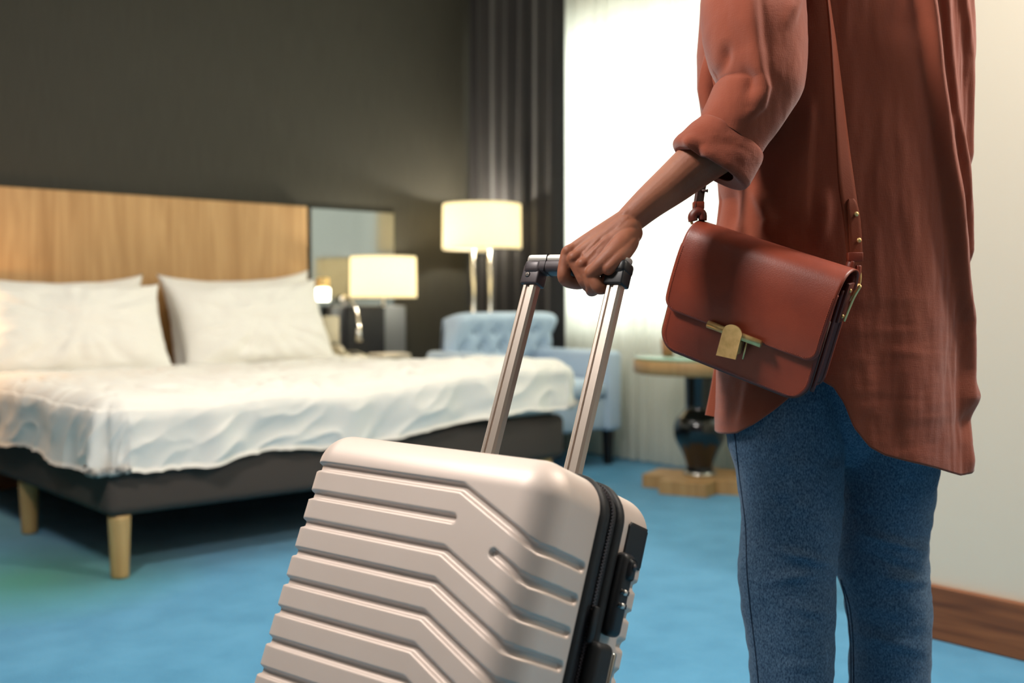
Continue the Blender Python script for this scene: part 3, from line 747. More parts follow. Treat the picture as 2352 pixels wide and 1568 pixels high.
shirt = mk('shirt', V.reshape(-1, 3), gfaces(n_th, n_v, True)[:, ::-1], M['shirt'], person)
mod_solid(shirt, .0014, -1)
# hem fold: thin rolled edge along the bottom
hp = V[-1]; mk('hem', *tube(np.concatenate([hp, hp[:1]]), .0013, 6, caps=False), M['shirt'], shirt)
# far front panel showing left of the placket edge, low and high
def panel(name, A_, B_, d0, d1, amp, seed, parent):
    A_ = spline(A_, 60); B_ = spline(B_, 60); P = []
    for j in range(60):
        for i in range(16):
            u = i/15; x = A_[j][0]*(1-u)+B_[j][0]*u; y = A_[j][1]*(1-u)+B_[j][1]*u
            P.append(D(x, y, d0*(1-u)+d1*u-amp*math.sin(u*math.pi)+.004*noise.noise(Vector((x*.03, y*.01, seed)))))
    o = mk(name, P, gfaces(16, 60), M['shirt'], parent); return mod_solid(o, .0014)
panel('front_panel', [(1648, 800), (1640, 850), (1630, 905), (1620, 953)], [(1690, 800), (1690, 850), (1690, 920), (1692, 968)], 1.935, 1.93, .01, 2, shirt)
panel('button_placket', [(1622, 118), (1609, 165), (1604, 205), (1609, 240), (1618, 262)], [(1640, 118), (1645, 165), (1643, 205), (1636, 240), (1630, 262)], 1.855, 1.845, .006, 5, shirt)

# upper sleeve
Ls_ = [(1772, -232), (1700, -205), (1640, -100), (1618, 0), (1616, 60), (1622, 110), (1634, 150), (1650, 178), (1655, 188), (1643, 200), (1628, 232), (1614, 268), (1612, 278)]
Rs_ = [(1800, -232), (1860, -205), (1862, -100), (1846, 0), (1850, 55), (1853, 105), (1852, 150), (1846, 195), (1834, 226), (1812, 258), (1785, 292), (1756, 332), (1738, 364)]
def sdisp(PX, th, tt):
    fr = np.sin(th) > 0
    d = .005*nz(PX, .010, .005, 2.2)+.0007*nz(PX, .05, .02, 4.5)
    d += ridge(PX, [(1700, -60), (1705, 60), (1712, 130), (1722, 190), (1730, 230), (1722, 270), (1690, 305)], .012, 24, 9)*fr
    d += ridge(PX, [(1668, -60), (1676, 60), (1690, 120), (1700, 140)], .006, 18, 22)*fr
    d -= ridge(PX, [(1652, 110), (1654, 150), (1658, 190)], .016, 10, 12)*fr
    d -= ridge(PX, [(1690, 170), (1705, 205), (1700, 260)], .013, 16, 12)*fr
    d += ridge(PX, [(1790, -100), (1800, 30), (1780, 110)], .008, 20, 14)*fr
    return d
V = loft(Ls_, Rs_, [1.83, 1.75, 1.72, 1.715, 1.71], [.03, .085, .085, .08, .062], 200, 170, sdisp)
sl = mk('sleeve', V.reshape(-1, 3), gfaces(200, 170, True)[:, ::-1], M['shirt'], shirt); mod_solid(sl, .0014)
# rolled cuff
Lc = [(1618, 276), (1610, 272), (1592, 286), (1573, 301), (1554, 316), (1550, 329), (1560, 342), (1585, 341)]
Rc = [(1738, 358), (1745, 365), (1742, 380), (1735, 396), (1726, 412), (1716, 428), (1704, 431), (1684, 412)]
def cdisp(PX, th, tt):
    d = .003*nz(PX, .012, .02, 9.2)+.0006*nz(PX, .05, .05, 3.1)
    d += .006*np.exp(-((np.cos(th)+.72)/.10)**2)*(np.sin(th) > 0)*sstep(.45, .75, tt)
    d -= .008*np.exp(-((np.cos(th)+.45)/.12)**2)*(np.sin(th) > 0)*sstep(.5, .8, tt)
    return d
V = loft(Lc, Rc, [1.708, 1.705, 1.70, 1.70], [.054, .060, .060, .050], 180, 90, cdisp, power=2.35)
cf = mk('cuff', V.reshape(-1, 3), gfaces(180, 90, True)[:, ::-1], M['shirt'], shirt); mod_solid(cf, .0022)
# far sleeve
V = loft([(2060, -215), (2040, -180), (2050, 0), (2060, 200), (2070, 330)], [(2090, -215), (2135, -180), (2165, 0), (2180, 200), (2185, 330)], [1.96, 1.98, 2.02, 2.04, 2.05], [.02, .06, .06, .055, .05], 60, 60)
mk('sleeve', V.reshape(-1, 3), gfaces(60, 60, True)[:, ::-1], M['shirt'], shirt)
# collar
cl_c = D(1900, -215, 1.9)
mk('collar', *lathe([(.085, -.01), (.078, .02), (.080, .045), (.088, .042), (.092, .0)], cl_c, 40, caps=False), M['shirt'], shirt)
sh_top = loft([(1660, -190), (1720, -225), (1800, -250), (1860, -262)], [(2150, -190), (2090, -225), (2010, -250), (1950, -262)], [1.90, 1.9, 1.9, 1.9], [.10, .09, .08, .065], 100, 30)
mk('shoulder_yoke', sh_top.reshape(-1, 3), gfaces(100, 30, True)[:, ::-1], M['shirt'], shirt)

# jeans: two legs and the seat merged into one surface
def caploft(V):
    nv_, nt_ = V.shape[:2]; Vv = V.reshape(-1, 3).tolist(); Fc = gfaces(nt_, nv_, True)[:, ::-1].tolist()
    Fc.append(list(range(nt_))); Fc.append(list(range((nv_-1)*nt_, nv_*nt_))[::-1]); return Vv, Fc
jb = MB()
jb.add(*caploft(loft([(1672, 850), (1672, 1000), (1690, 1080), (1702, 1160), (1704, 1230), (1692, 1310), (1703, 1400), (1718, 1500), (1730, 1600), (1745, 1870)],
                    [(1930, 850), (1934, 1000), (1932, 1080), (1929, 1160), (1924, 1230), (1916, 1310), (1916, 1400), (1911, 1500), (1906, 1600), (1893, 1870)], [1.895, 1.88, 1.87, 1.87], [.118, .105, .088, .08, .075], 90, 90)))
jb.add(*caploft(loft([(1915, 850), (1932, 1010), (1936, 1080), (1932, 1160), (1928, 1230), (1927, 1310), (1946, 1400), (1952, 1500), (1953, 1600), (1962, 1870)],
                    [(2150, 850), (2148, 1010), (2143, 1080), (2134, 1160), (2127, 1230), (2132, 1310), (2136, 1400), (2134, 1500), (2130, 1600), (2112, 1870)], [1.925, 1.95, 1.96, 1.97], [.115, .10, .085, .08, .075], 90, 90)))
jb.add(*caploft(loft([(1700, 640), (1672, 760), (1663, 840), (1700, 930), (1820, 1010), (1880, 1060)], [(2130, 640), (2150, 760), (2155, 840), (2140, 930), (2050, 1010), (1990, 1060)], [1.91, 1.91, 1.91, 1.92, 1.93], [.10, .125, .13, .11, .085, .05], 120, 50)))
jn = jb.build('jeans', M['denim'], person)
r_ = jn.modifiers.new('r', 'REMESH'); r_.mode = 'VOXEL'; r_.voxel_size = .005; r_.use_smooth_shade = True
s_ = jn.modifiers.new('s', 'SMOOTH'); s_.iterations = 8; s_.factor = .5
bake(jn)
me = jn.data; n = len(me.vertices); co = np.empty(n*3); me.vertices.foreach_get('co', co); co = co.reshape(-1, 3)
no = np.empty(n*3); me.vertices.foreach_get('normal', no); no = no.reshape(-1, 3)
dd = (co-C)@F; qx = cx+f*((co-C)@R)/dd; qy = cy-f*((co-C)@U)/dd
d_ = .006*vnoise(co*np.array([1, 1, .7]), 7, 3., 2)+.0025*vnoise(co*np.array([1, 1, 1.5]), 22, 9., 2)
for (x0, y0, sx, sy, slope, amp) in ((1850, 1280, 60, 12, .25, .007), (1820, 1325, 70, 12, -.1, .005), (2050, 1245, 60, 11, .3, .008), (2040, 1290, 60, 11, .35, -.006), (2070, 1330, 60, 12, .1, .006), (1790, 1010, 22, 70, 0, .008), (1850, 1400, 50, 12, .2, .004), (2060, 1480, 60, 14, .3, .005)):
    yy = qy-(y0+slope*(qx-x0)); d_ += amp*np.exp(-((qx-x0)/sx)**2-(yy/sy)**2)
co = co+no*d_[:, None]; me.vertices.foreach_set('co', co.ravel()); me.update()
me.polygons.foreach_set('use_smooth', [True]*len(me.polygons))
from mathutils.bvhtree import BVHTree
bvh = BVHTree.FromPolygons([Vector(v) for v in co], [tuple(p.vertices) for p in me.polygons])
def seam(pts):
    P = []
    for x, y in spline(pts, 90):
        h = bvh.ray_cast(Vector(C), Vector(ray(x, y)).normalized())
        if h[0] is not None: P.append(np.array(h[0])+np.array(h[1])*.0003)
    if len(P) > 5: mk('seam', *tube(P, .0013, 6), M['seam'], jn)
seam([(1684, 960), (1697, 1080), (1712, 1200), (1716, 1310), (1724, 1400), (1736, 1500), (1745, 1600)])
seam([(1938, 1345), (1953, 1400), (1960, 1480), (1961, 1600)])
seam([(1932, 1330), (1946, 1400), (1954, 1480), (1955, 1600)])
# belt
V = loft([(1700, 640), (1690, 690)], [(2130, 640), (2140, 690)], [1.91, 1.91], [.104, .112], 80, 6)
mk('waistband', V.reshape(-1, 3), gfaces(80, 6, True)[:, ::-1], M['denim'], jn)
for (x, d0) in ((1822, 1.875), (2038, 1.97)):
    ft = D(x, 1868, d0)
    ft[2] = 0
    dr_ = -R*.75+F*.66; dr_[2] = 0; dr_ /= np.linalg.norm(dr_); sd_ = np.array([-dr_[1], dr_[0], 0])
    P = []
    for j in range(24):
        t = j/23; yv = -.09+.27*t; wd = .045*math.sin(math.pi*min(max((t+.08)/1.14, 0), 1))**.45; hh = .085*(1-sstep(.25, .75, t))+.045
        for i in range(24):
            a = 2*math.pi*i/24; P.append(ft+dr_*yv+sd_*wd*math.cos(a)+np.array([0, 0, max(hh*(.5+.5*math.sin(a)), 0)]))
    V_, Fc_ = P, gfaces(24, 24, True).tolist()+[list(range(24))[::-1], list(range(23*24, 24*24))]
    mk('shoe', V_, Fc_, M['shoe'], person)

# body: arm, hand, head, torso as one remeshed skin
def capsule(p, q_, r0, r1, seg=24):
    p = np.array(p, float); q_ = np.array(q_, float); d = q_-p; L = np.linalg.norm(d)
    if L < 1e-6: d = np.array([0, 0, 1.]); L = 1e-4
    d = d/np.linalg.norm(d); pts = []; rr = []
    for a in np.linspace(-85, 0, 6): pts.append(p+d*r0*math.sin(math.radians(a))); rr.append(r0*math.cos(math.radians(a)))
    for a in np.linspace(0, 85, 6): pts.append(q_+d*r1*math.sin(math.radians(a))); rr.append(r1*math.cos(math.radians(a)))
    return tube(pts, rr, seg)
def chain(mb, pts, rad, sub=4):
    P = spline(pts, (len(pts)-1)*sub+1); r = spline([[a] for a in rad], (len(pts)-1)*sub+1)[:, 0]
    for k in range(len(P)-1): mb.add(*capsule(P[k], P[k+1], r[k], r[k+1]))
def P3(L): return [D(*p) for p in L]
hand = MB()
# forearm and wrist
chain(hand, P3([(1700, 300, 1.715), (1655, 335, 1.71), (1605, 373, 1.705), (1547, 421, 1.70), (1492, 465, 1.692), (1447, 505, 1.688)]), [.040, .041, .0375, .0325, .0268, .0225])
chain(hand, P3([(1510, 452, 1.705), (1462, 496, 1.70), (1440, 515, 1.695)]), [.024, .021, .020])
# metacarpals
chain(hand, P3([(1433, 512, 1.688), (1385, 535, 1.684), (1340, 560, 1.680), (1306, 582, 1.677)]), [.020, .0152, .0124, .0112])
chain(hand, P3([(1438, 518, 1.680), (1392, 547, 1.673), (1350, 572, 1.669), (1319, 596, 1.665)]), [.020, .0155, .0124, .0112])
chain(hand, P3([(1444, 527, 1.676), (1402, 562, 1.663), (1365, 588, 1.657), (1338, 610, 1.653)]), [.020, .0158, .0127, .0106])
chain(hand, P3([(1450, 535, 1.676), (1420, 572, 1.642), (1386, 603, 1.632), (1360, 626, 1.635)]), [.0180, .0160, .0132, .0104])
for L_ in ([(1410, 526, 1.682), (1365, 553, 1.6785), (1325, 582, 1.6745)], [(1415, 540, 1.674), (1378, 568, 1.669), (1340, 596, 1.6635)], [(1428, 552, 1.664), (1392, 580, 1.656), (1358, 610, 1.6505)], [(1444, 552, 1.662), (1420, 580, 1.6455), (1392, 608, 1.6335)], [(1400, 560, 1.664), (1380, 585, 1.656)]):
    chain(hand, P3(L_), [.0158, .0142, .0112][:len(L_)])
# heel of the hand and palm body
chain(hand, P3([(1450, 541, 1.680), (1446, 560, 1.655), (1424, 590, 1.632), (1398, 616, 1.626)]), [.0130, .0135, .0130, .0110])
chain(hand, P3([(1430, 530, 1.700), (1395, 555, 1.692), (1350, 578, 1.690)]), [.019, .016, .013])
# fingers: knuckle, middle joint, end joint, tip
FG = {
 'index': ([(1305, 581, 1.677), (1297, 610, 1.674), (1297, 639, 1.673), (1318, 650, 1.692), (1338, 650, 1.712), (1346, 640, 1.722)], [.0116, .0104, .0108, .0098, .0090, .0080]),
 'middle': ([(1319, 595, 1.665), (1331, 622, 1.659), (1345, 648, 1.656), (1354, 658, 1.674), (1362, 654, 1.694), (1366, 642, 1.706)], [.0116, .0102, .0104, .0094, .0088, .0080]),
 'ring': ([(1338, 609, 1.653), (1349, 634, 1.647), (1360, 656, 1.645), (1358, 668, 1.662), (1368, 664, 1.684), (1374, 652, 1.696)], [.0110, .0096, .0098, .0088, .0084, .0076]),
 'pinky': ([(1359, 625, 1.641), (1367, 646, 1.635), (1377, 662, 1.634), (1390, 657, 1.641), (1392, 638, 1.646)], [.0106, .0096, .0097, .0092, .0092])}
chain(hand, P3([(1318, 590, 1.705), (1322, 625, 1.712), (1345, 640, 1.712)]), [.012, .011, .010])
for k_, (pp_, rr_) in FG.items(): chain(hand, P3(pp_), rr_)
chain(hand, P3([(1425, 515, 1.705), (1385, 548, 1.728), (1352, 585, 1.738), (1335, 620, 1.728), (1345, 650, 1.712)]), [.018, .0165, .0125, .0110, .0088])
# knuckle caps
for (x, y, d, r) in ((1305, 577, 1.6725, .0098), (1318, 592, 1.6600, .0096), (1338, 606, 1.6485, .0090), (1359, 622, 1.6370, .0086)):
    hand.add(*capsule(D(x, y, d), D(x+12, y-9, d+.003), r, r*.8))
# tendons and veins just proud of the back of the hand
for pts in ([(1412, 526, 1.6680), (1372, 546, 1.6665), (1326, 574, 1.6605)], [(1414, 532, 1.6600), (1380, 560, 1.6510), (1346, 596, 1.6455)], [(1400, 536, 1.6620), (1376, 549, 1.6600), (1340, 584, 1.6530)], [(1440, 500, 1.666), (1420, 522, 1.6610), (1400, 540, 1.6600)]):
    chain(hand, P3(pts), [.0030, .0028, .0022])
hand.add(*capsule(D(1437, 494, 1.677), D(1444, 489, 1.677), .009, .009))
ho = hand.build('tmp_hand', M['skin'])
r_ = ho.modifiers.new('r', 'REMESH'); r_.mode = 'VOXEL'; r_.voxel_size = .0013
s_ = ho.modifiers.new('s', 'SMOOTH'); s_.iterations = 12; s_.factor = .5
bake(ho)
bd = MB()
chain(bd, P3([(1700, 300, 1.715), (1720, 200, 1.72), (1750, 60, 1.745), (1790, -110, 1.80), (1850, -160, 1.87)]), [.040, .043, .046, .055, .055])
chain(bd, P3([(1920, 800, 1.92), (1920, 700, 1.92), (1920, 450, 1.92), (1915, 200, 1.91), (1910, 0, 1.90), (1905, -130, 1.90)]), [.10, .10, .10, .11, .11, .09])
chain(bd, P3([(1790, -110, 1.86), (1905, -140, 1.9), (2040, -110, 1.95)]), [.06, .07, .06])
chain(bd, P3([(1903, -150, 1.9), (1900, -290, 1.9)]), [.056, .050])
chain(bd, P3([(2040, -110, 1.96), (2100, 100, 2.02), (2120, 330, 2.05), (2090, 560, 2.06), (2070, 640, 2.06)]), [.05, .043, .038, .028, .024])
hc = D(2068, 690, 2.06)                                  # far hand, relaxed
chain(bd, [hc+np.array([0, 0, .04]), hc, hc-np.array([0, 0, .03])], [.024, .026, .022])
for k in range(4):
    o_ = hc+R*(.024-.016*k)-np.array([0, 0, .035]); ln_ = [.075, .088, .082, .062][k]
    chain(bd, [o_, o_-np.array([0, 0, ln_*.5])-F*.006, o_-np.array([0, 0, ln_])+F*.012*0-R*.006], [.0095, .0088, .0075])
chain(bd, [hc-R*.022, hc-R*.045-np.array([0, 0, .03]), hc-R*.05-np.array([0, 0, .06])], [.013, .011, .009])
# head facing away to the left
fd = -R*.70+F*.71; fd[2] = 0; fd /= np.linalg.norm(fd); hd = D(1895, -430, 1.89); up = np.array([0, 0, 1.]); sdv = np.cross(fd, up)
chain(bd, [hd-fd*.02+up*.02, hd+fd*.025+up*.0], [.088, .078]); chain(bd, [hd+fd*.04-up*.06, hd+fd*.055-up*.085], [.055, .036])
chain(bd, [hd+fd*.098+up*.005, hd+fd*.115-up*.025], [.008, .014])
for s in (-1, 1):
    chain(bd, [hd+sdv*s*.085-fd*.005+up*.02, hd+sdv*s*.088-fd*.0-up*.02], [.014, .010]); chain(bd, [hd+fd*.085+sdv*s*.032+up*.01, hd+fd*.088+sdv*s*.033+up*.01], [.013, .013])
chain(bd, [hd+fd*.088-up*.055-sdv*.018, hd+fd*.094-up*.055, hd+fd*.088-up*.055+sdv*.018], [.008, .010, .008])
bo = bd.build('tmp_body', M['skin'])
r_ = bo.modifiers.new('r', 'REMESH'); r_.mode = 'VOXEL'; r_.voxel_size = .006
s_ = bo.modifiers.new('s', 'SMOOTH'); s_.iterations = 4; s_.factor = .5
bake(bo)
mb = MB()
for o in (ho, bo):
    mb.add([tuple(v.co) for v in o.data.vertices], [tuple(p.vertices) for p in o.data.polygons])
body = mb.build('body', M['skin'], person)
for o in (ho, bo): bpy.data.objects.remove(o)
hm = MB(); V_, Fc_ = lathe([(.02, .108), (.06, .098), (.09, .07), (.103, .02), (.10, -.03), (.085, -.075), (.05, -.10)], hd-fd*.018+up*.015, 40)
hm.add(V_, Fc_); hm.add(*lathe([(.01, .045), (.035, .035), (.045, 0), (.035, -.035), (.01, -.045)], hd-fd*.12+up*.05, 24)); hm.build('hair', M['hair'], person)
for s in (-1, 1): mk('eye', *lathe([(.002, -.009), (.008, -.004), (.009, 0), (.008, .004), (.002, .009)], hd+fd*.094+sdv*s*.032+up*.01, 12), M['silvercap'], person)

# ------------------------------------------------------------------ handbag
BA = np.array([[.2156, .976, -.0313], [-.9241, .1936, -.3294], [-.3154, .1, .9437]])
u_, s_, vt_ = np.linalg.svd(BA); BA = u_@vt_
BO = np.array([1.385, 1.1326, 1.024]); BW, BH, BD = .2689, .2113, .0752
def BL(p): return BO+BA@np.asarray(p, float)
def bbox(lo, hi, bev, seg=3): return box(lo, hi, bev, seg, fn=lambda v: BL(v))
bag = thing('handbag', 'cognac leather shoulder bag with brass bar clasp hanging at the hip', 'handbag', BL((BW/2, BD/2, -BH)))
def rpanel(name, y, th_, r, z0, z1, x0, x1, m, bulge=0., topr=.004, par=None):
    # panel with rounded bottom corners, outline fan on a grid
    nx, nz_ = 44, 36; P = []
    for side in (0, 1):
        for j in range(nz_):
            v = j/(nz_-1); z = z0+(z1-z0)*v
            e = max(z1+r-z, 0); ins = r-math.sqrt(max(r*r-e*e, 0)) if e > 0 else 0
            e2 = max(z-(z0-topr), 0); ins = max(ins, topr-math.sqrt(max(topr**2-e2**2, 0)) if e2 > 0 else 0)
            for i in range(nx):
                u = i/(nx-1); x = x0+ins+(x1-x0-2*ins)*u
                yy = y-bulge*math.sin(math.pi*u)**.7*math.sin(math.pi*min(v*1.0, 1))**.7
                rim = .0012*(min(u, 1-u) < .001 or v > .999)
                P.append(BL((x, yy+(th_ if side else 0), z)))
    f0 = gfaces(nx, nz_); Fc = f0[:, ::-1].tolist()+(f0+nx*nz_).tolist()
    N_ = nx*nz_; bd_ = [i for i in range(nx)]+[j*nx+nx-1 for j in range(1, nz_)]+[(nz_-1)*nx+i for i in range(nx-2, -1, -1)]+[j*nx for j in range(nz_-2, 0, -1)]
    for a, b_ in zip(bd_, bd_[1:]+bd_[:1]): Fc.append((a, b_, b_+N_, a+N_))
    return mk(name, P, Fc, m, par or bag)
fp = rpanel('front_panel', .002, .005, .034, -.045, -BH, 0, BW, M['leather'], .003)
rpanel('back_panel', BD-.006, .005, .034, -.006, -BH+.004, .002, BW-.002, M['leather'], 0)
# edge paint strips on the panels
def edge_path(y, r, z0, z1, x0, x1, n=14):
    P = [(x0, y, z0), (x0, y, (z0+z1)/2)]
    P += [(x0+r-r*math.cos(a), y, z1+r-r*math.sin(a)) for a in np.linspace(0, math.pi/2, n)]
    P += [(x1-r+r*math.sin(a), y, z1+r-r*math.cos(a)) for a in np.linspace(0, math.pi/2, n)]
    P += [(x1, y, (z0+z1)/2), (x1, y, z0)]; return P
mk('edge_piping', *tube([BL(p) for p in edge_path(.0045, .034, -.075, -BH, 0, BW)], .0022, 8), M['leather_edge'], fp)
def dense(P, step):
    P = np.array(P); L = np.concatenate([[0], np.cumsum(np.linalg.norm(np.diff(P, axis=0), axis=1))]); t = np.arange(0, L[-1], step)
    return np.stack([np.interp(t, L, P[:, k]) for k in range(3)], -1)
def stitches(path, parent, yoff, step=.0034):
    mb_ = MB(); P = dense(path, step)
    for a, b_ in zip(P[:-1], P[1:]):
        q0_ = a*.86+b_*.14; q1_ = a*.24+b_*.76
        mb_.add(*tube([BL(q0_+np.array([0, yoff, 0])), BL((q0_+q1_)/2+np.array([0, yoff-.0003, 0])), BL(q1_+np.array([0, yoff, 0]))], [.0004, .0006, .0004], 5))
    return mb_.build('stitching', M['stitch'], parent, kind='stuff')
stitches(edge_path(0, .031, -.145, -BH+.0045, .0045, BW-.0045), fp, -.0008)
# gussets: pinched sides and bottom
def gusset(xs, sgn, name):
    P = []; nz_, ny = 40, 15
    for j in range(nz_):
        z = -.050+(-BH+.02+.050)*j/(nz_-1)
        e = max(-BH+.034-z, 0)
        ins = .030-math.sqrt(max(.030**2-e*e, 0)) if e > 0 else 0
        for i in range(ny):
            u = i/(ny-1); inn = .010*math.sin(math.pi*u)+.004*math.sin(3*math.pi*u)
            P.append(BL((xs-sgn*(.003+inn+ins), .003+(BD-.006)*u, z)))
    fc = gfaces(ny, nz_); o = mk(name, P, fc, M['leather_dark'], bag); mod_solid(o, .002, 0)
    for yy in (.020, .052):
        pth = [(xs-sgn*(.003+.010*math.sin(math.pi*yy/BD)-.0018), yy, z) for z in np.linspace(-.05, -BH+.04, 20)]
        mb_ = MB(); Pd = dense(pth, .0036)
        for a, b_ in zip(Pd[:-1], Pd[1:]): mb_.add(*tube([BL(a*.85+b_*.15), BL(a*.2+b_*.8)], .0005, 5))
        mb_.build('stitching', M['stitch'], o, kind='stuff')
    mk('binding', *tube([BL((xs-sgn*.006, BD*.52, z)) for z in np.linspace(-.03, -BH+.012, 20)], [.0035]*20, 8), M['leather_dark'], o)
gusset(BW, 1, 'gusset'); gusset(0, -1, 'gusset')
mk('bottom', *bbox((.03, .004, -BH+.004), (BW-.03, BD-.004, -BH+.008), .001, 1), M['leather_dark'], bag)
# flap
prof = spline([(BD+.001, -.060), (BD+.001, -.030), (BD-.003, -.010), (BD-.014, .0005), (BD-.034, .004), (.022, -.001), (.0085, -.0125), (.0005, -.031), (-.0055, -.060), (-.0085, -.100), (-.0075, -.128), (-.0065, -.1415)], 70)
nx = 60; P = []; r = .020; FZ = -.1415
for j, (y, z) in enumerate(prof):
    e = max(FZ+r-z, 0) if j > 35 else 0; ins = r-math.sqrt(max(r*r-e*e, 0))
    for i in range(nx):
        u = i/(nx-1); x = -.002+ins+(BW+.004-2*ins)*u
        P.append(BL((x, y-.001*math.sin(math.pi*u), z)))
fl_ = mk('flap', P, gfaces(nx, 70), M['leather'], bag); mod_solid(fl_, .0032, 0)
fpath = [(.0025, y, z) for y, z in prof[30:] if z > FZ+r]
def yat(z): return np.interp(-z, -prof[40:, 1], prof[40:, 0])
r2 = r-.003
fpath = [(.0025, yat(z), z) for z in np.linspace(-.035, FZ+r, 30)]+[(.0025+r2-r2*math.cos(a), yat(FZ+r-r2*math.sin(a)), FZ+r-r2*math.sin(a)) for a in np.linspace(0, math.pi/2, 8)]
right = [(BW-p[0], p[1], p[2]) for p in fpath][::-1]
stitches([p for p in fpath]+right, fl_, -.0020)
ep = [(-.002+(p[0]-.0025)*r/r2*0+(p[0]-.0025), p[1], p[2]) for p in fpath]
eo = [(-.002, yat(z), z) for z in np.linspace(-.032, FZ+r, 30)]+[(-.002+r-r*math.cos(a), yat(FZ+r-r*math.sin(a)), FZ+r-r*math.sin(a)) for a in np.linspace(0, math.pi/2, 10)]
eo = eo+[(BW-p[0], p[1], p[2]) for p in eo][::-1]
mk('flap_edge', *tube([BL(p) for p in eo], .0016, 8), M['leather'], fl_)
# clasp
clp = mk('clasp', *cyl(BL((.086, -.0155, -.1405)), BL((.1815, -.0155, -.1405)), .0062, 28), M['brass'], bag)
pn = 14; pl = [(.1175, -.1815), (.1515, -.1765), (.1505, -.140)]+[(.1345+.0165*math.cos(a), -.137+.0125*math.sin(a)) for a in np.linspace(.1, math.pi-.1, pn)]+[(.1175, -.140)]
n = len(pl); V = [BL((x, y, z)) for y in (-.0255, -.0225) for x, z in pl]
Fc = [tuple(range(n)), tuple(range(n, 2*n))[::-1]]+[(i, n+i, n+(i+1) % n, (i+1) % n) for i in range(n)]
mk('clasp_plate', V, Fc, M['brass'], clp, False)
mk('clasp_post', *bbox((.122, -.0225, -.170), (.150, -.006, -.148), .001, 1), M['brass'], clp)
mk('clasp_pin', *cyl(BL((.157, -.014, -.142)), BL((.157, -.010, -.176)), .0014, 8), M['brass'], clp)
# side hardware at the right end and strap
def tab(xs, sgn, nm):
    x0_, x1_ = (xs-.004, xs+.0015) if sgn > 0 else (xs-.0015, xs+.004)
    o = mk(nm, *bbox((x0_, .040, -.082), (x1_, .064, -.018), .001, 2), M['leather_dark'], bag)
    for z in (-.030, -.072):
        xa = xs+sgn*.0015; mk('rivet', *tube([BL((xa, .052, z)), BL((xa+sgn*.0018, .052, z))], [.0036, .0026], 16), M['brass'], o)
tab(BW, 1, 'strap_tab'); tab(0, -1, 'strap_tab')
k0 = BL((BW+.006, .052, -.078)); k1 = BL((BW+.010, .050, -.040)); k2 = BL((BW+.014, .052, -.018)); 
kr = D(1962, 622, 1.688)
mk('hook', *tube(spline([k0, k1, k2, D(1948, 690, 1.690), D(1945, 660, 1.688), D(1948, 628, 1.686), D(1955, 616, 1.686)], 40), .0023, 8), M['brass'], bag)
mk('hook', *tube(spline([D(1930, 718, 1.694), D(1946, 690, 1.692), D(1958, 668, 1.692), D(1962, 655, 1.690), D(1972, 655, 1.692), D(1976, 640, 1.692), D(1975, 620, 1.692)], 40), .0020, 8), M['brass'], bag)
mk('hook_barrel', *cyl(D(1956, 657, 1.688), D(1974, 657, 1.692), .0042, 14), M['brass'], bag)
def ribbon(path, widths, thick, name, m, parent, bendr=None):
    """path: (x,y,d) centre; widths in metres along the local across direction"""
    n_ = 90; Pp = spline(path, n_); ww = spline([[w_, t_] for w_, t_ in widths], n_)
    P = []
    for k in range(n_):
        c_ = D(*Pp[k]); t_ = D(*Pp[min(k+1, n_-1)])-D(*Pp[max(k-1, 0)]); t_ /= np.linalg.norm(t_)
        ang = ww[k][1]; ac_ = R*math.cos(ang)+F*math.sin(ang); ac_ -= t_*(ac_@t_); ac_ /= np.linalg.norm(ac_)
        nn_ = np.cross(t_, ac_); w_ = ww[k][0]/2
        for a in (-1, -.95, -.5, 0, .5, .95, 1): P.append(c_+ac_*a*w_+nn_*(thick/2)*(.6 if abs(a) == 1 else 1))
        for a in (1, .95, .5, 0, -.5, -.95, -1): P.append(c_+ac_*a*w_-nn_*(thick/2)*(.6 if abs(a) == 1 else 1))
    Fc = gfaces(14, n_, True).tolist()+[list(range(14))[::-1], list(range((n_-1)*14, n_*14))]
    return mk(name, P, Fc, m, parent)
T_ = math.radians
st_path = [(1800, -235, 1.83), (1850, -200, 1.775), (1888, -120, 1.75), (1902, 0, 1.733), (1914, 100, 1.727), (1925, 220, 1.720), (1935, 330, 1.715), (1944, 420, 1.708), (1956, 510, 1.700), (1962, 590, 1.694)]
st_w = [(.032, 0), (.030, T_(60)), (.030, T_(68)), (.030, T_(66)), (.030, T_(58)), (.030, T_(46)), (.030, T_(34)), (.030, T_(20)), (.026, T_(10)), (.022, T_(5))]
strap = ribbon(st_path, st_w, .0036, 'strap', M['strap'], bag)
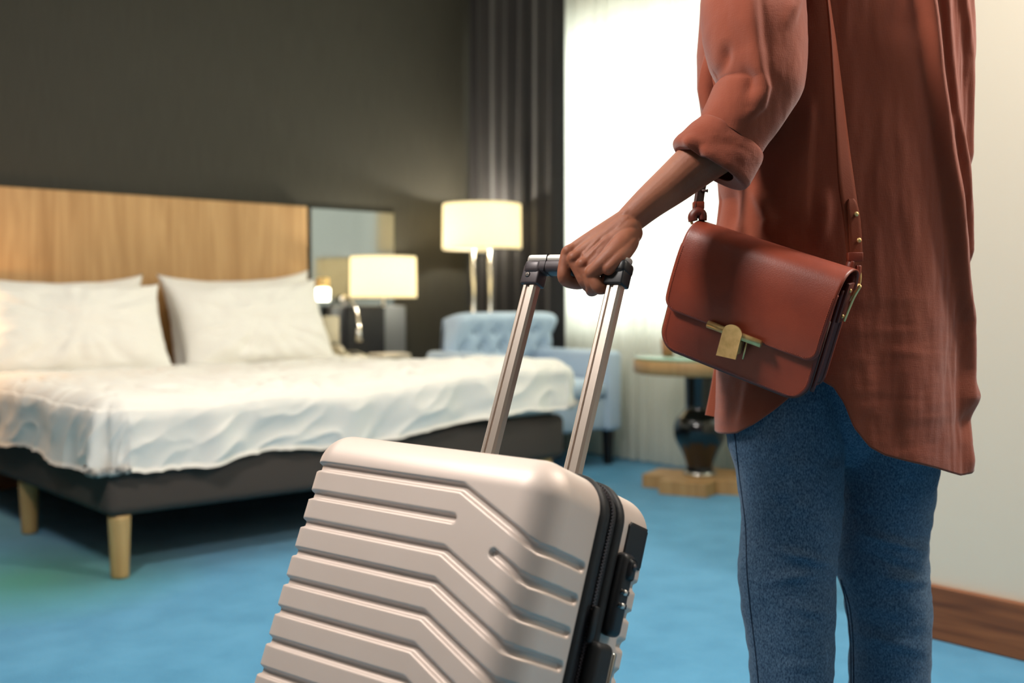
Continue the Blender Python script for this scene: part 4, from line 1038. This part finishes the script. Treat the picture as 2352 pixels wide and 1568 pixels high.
# overlapping strap end with two studs
ribbon([(1954, 457, 1.7015), (1958, 475, 1.6995), (1963, 520, 1.696), (1967, 592, 1.690)], [(.010, T_(16)), (.019, T_(14)), (.021, T_(10)), (.020, T_(5))], .0032, 'strap_end', M['strap'], strap)
for (x, y) in ((1966, 492), (1972, 552)):
    c_ = D(x, y, 1.6955-(y-492)*.00006); mk('stud', *tube([c_+F*.004, c_, c_-F*.003, c_-F*.005], [.0022, .0022, .0040, .0024], 16), M['brass'], strap)
mk('keeper', *box((-1, -1, -1), (1, 1, 1), .12, 2, fn=lambda v: D(1963, 590, 1.691)+R*v[0]*.0115+F*v[1]*.0062+U*v[2]*.0068), M['leather'], strap)
mk('end_loop', *tube(spline([D(1955, 600, 1.690), D(1950, 618, 1.689), D(1960, 632, 1.690), D(1970, 628, 1.691), D(1972, 610, 1.691)], 20), .0068, 12, .7), M['leather'], strap)
# left end of the strap, passing up behind the arm
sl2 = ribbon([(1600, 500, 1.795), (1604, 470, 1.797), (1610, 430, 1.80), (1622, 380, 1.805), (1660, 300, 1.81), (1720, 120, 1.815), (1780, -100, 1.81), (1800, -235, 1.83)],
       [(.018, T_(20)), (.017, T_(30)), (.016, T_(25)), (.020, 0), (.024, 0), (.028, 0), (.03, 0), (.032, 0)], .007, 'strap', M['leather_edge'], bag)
mk('keeper', *box((-1, -1, -1), (1, 1, 1), .12, 2, fn=lambda v: D(1604, 472, 1.797)+R*v[0]*.0092+F*v[1]*.0066+U*v[2]*.0062), M['leather'], sl2)
mk('stud', *tube([D(1612, 438, 1.796), D(1622, 438, 1.796), D(1626, 438, 1.796)], [.0022, .0022, .0034], 12), M['leather_edge'], sl2)
mk('end_loop', *tube(spline([D(1592, 508, 1.790), D(1591, 496, 1.790), D(1600, 486, 1.79), D(1613, 490, 1.79), D(1614, 506, 1.79)], 20), .0085, 12, .8), M['leather_dark'], sl2)
mk('hook', *tube(spline([D(1590, 515, 1.79), D(1586, 500, 1.79), D(1594, 492, 1.79), D(1598, 505, 1.79)], 16), .0026, 8), M['brass'], bag)
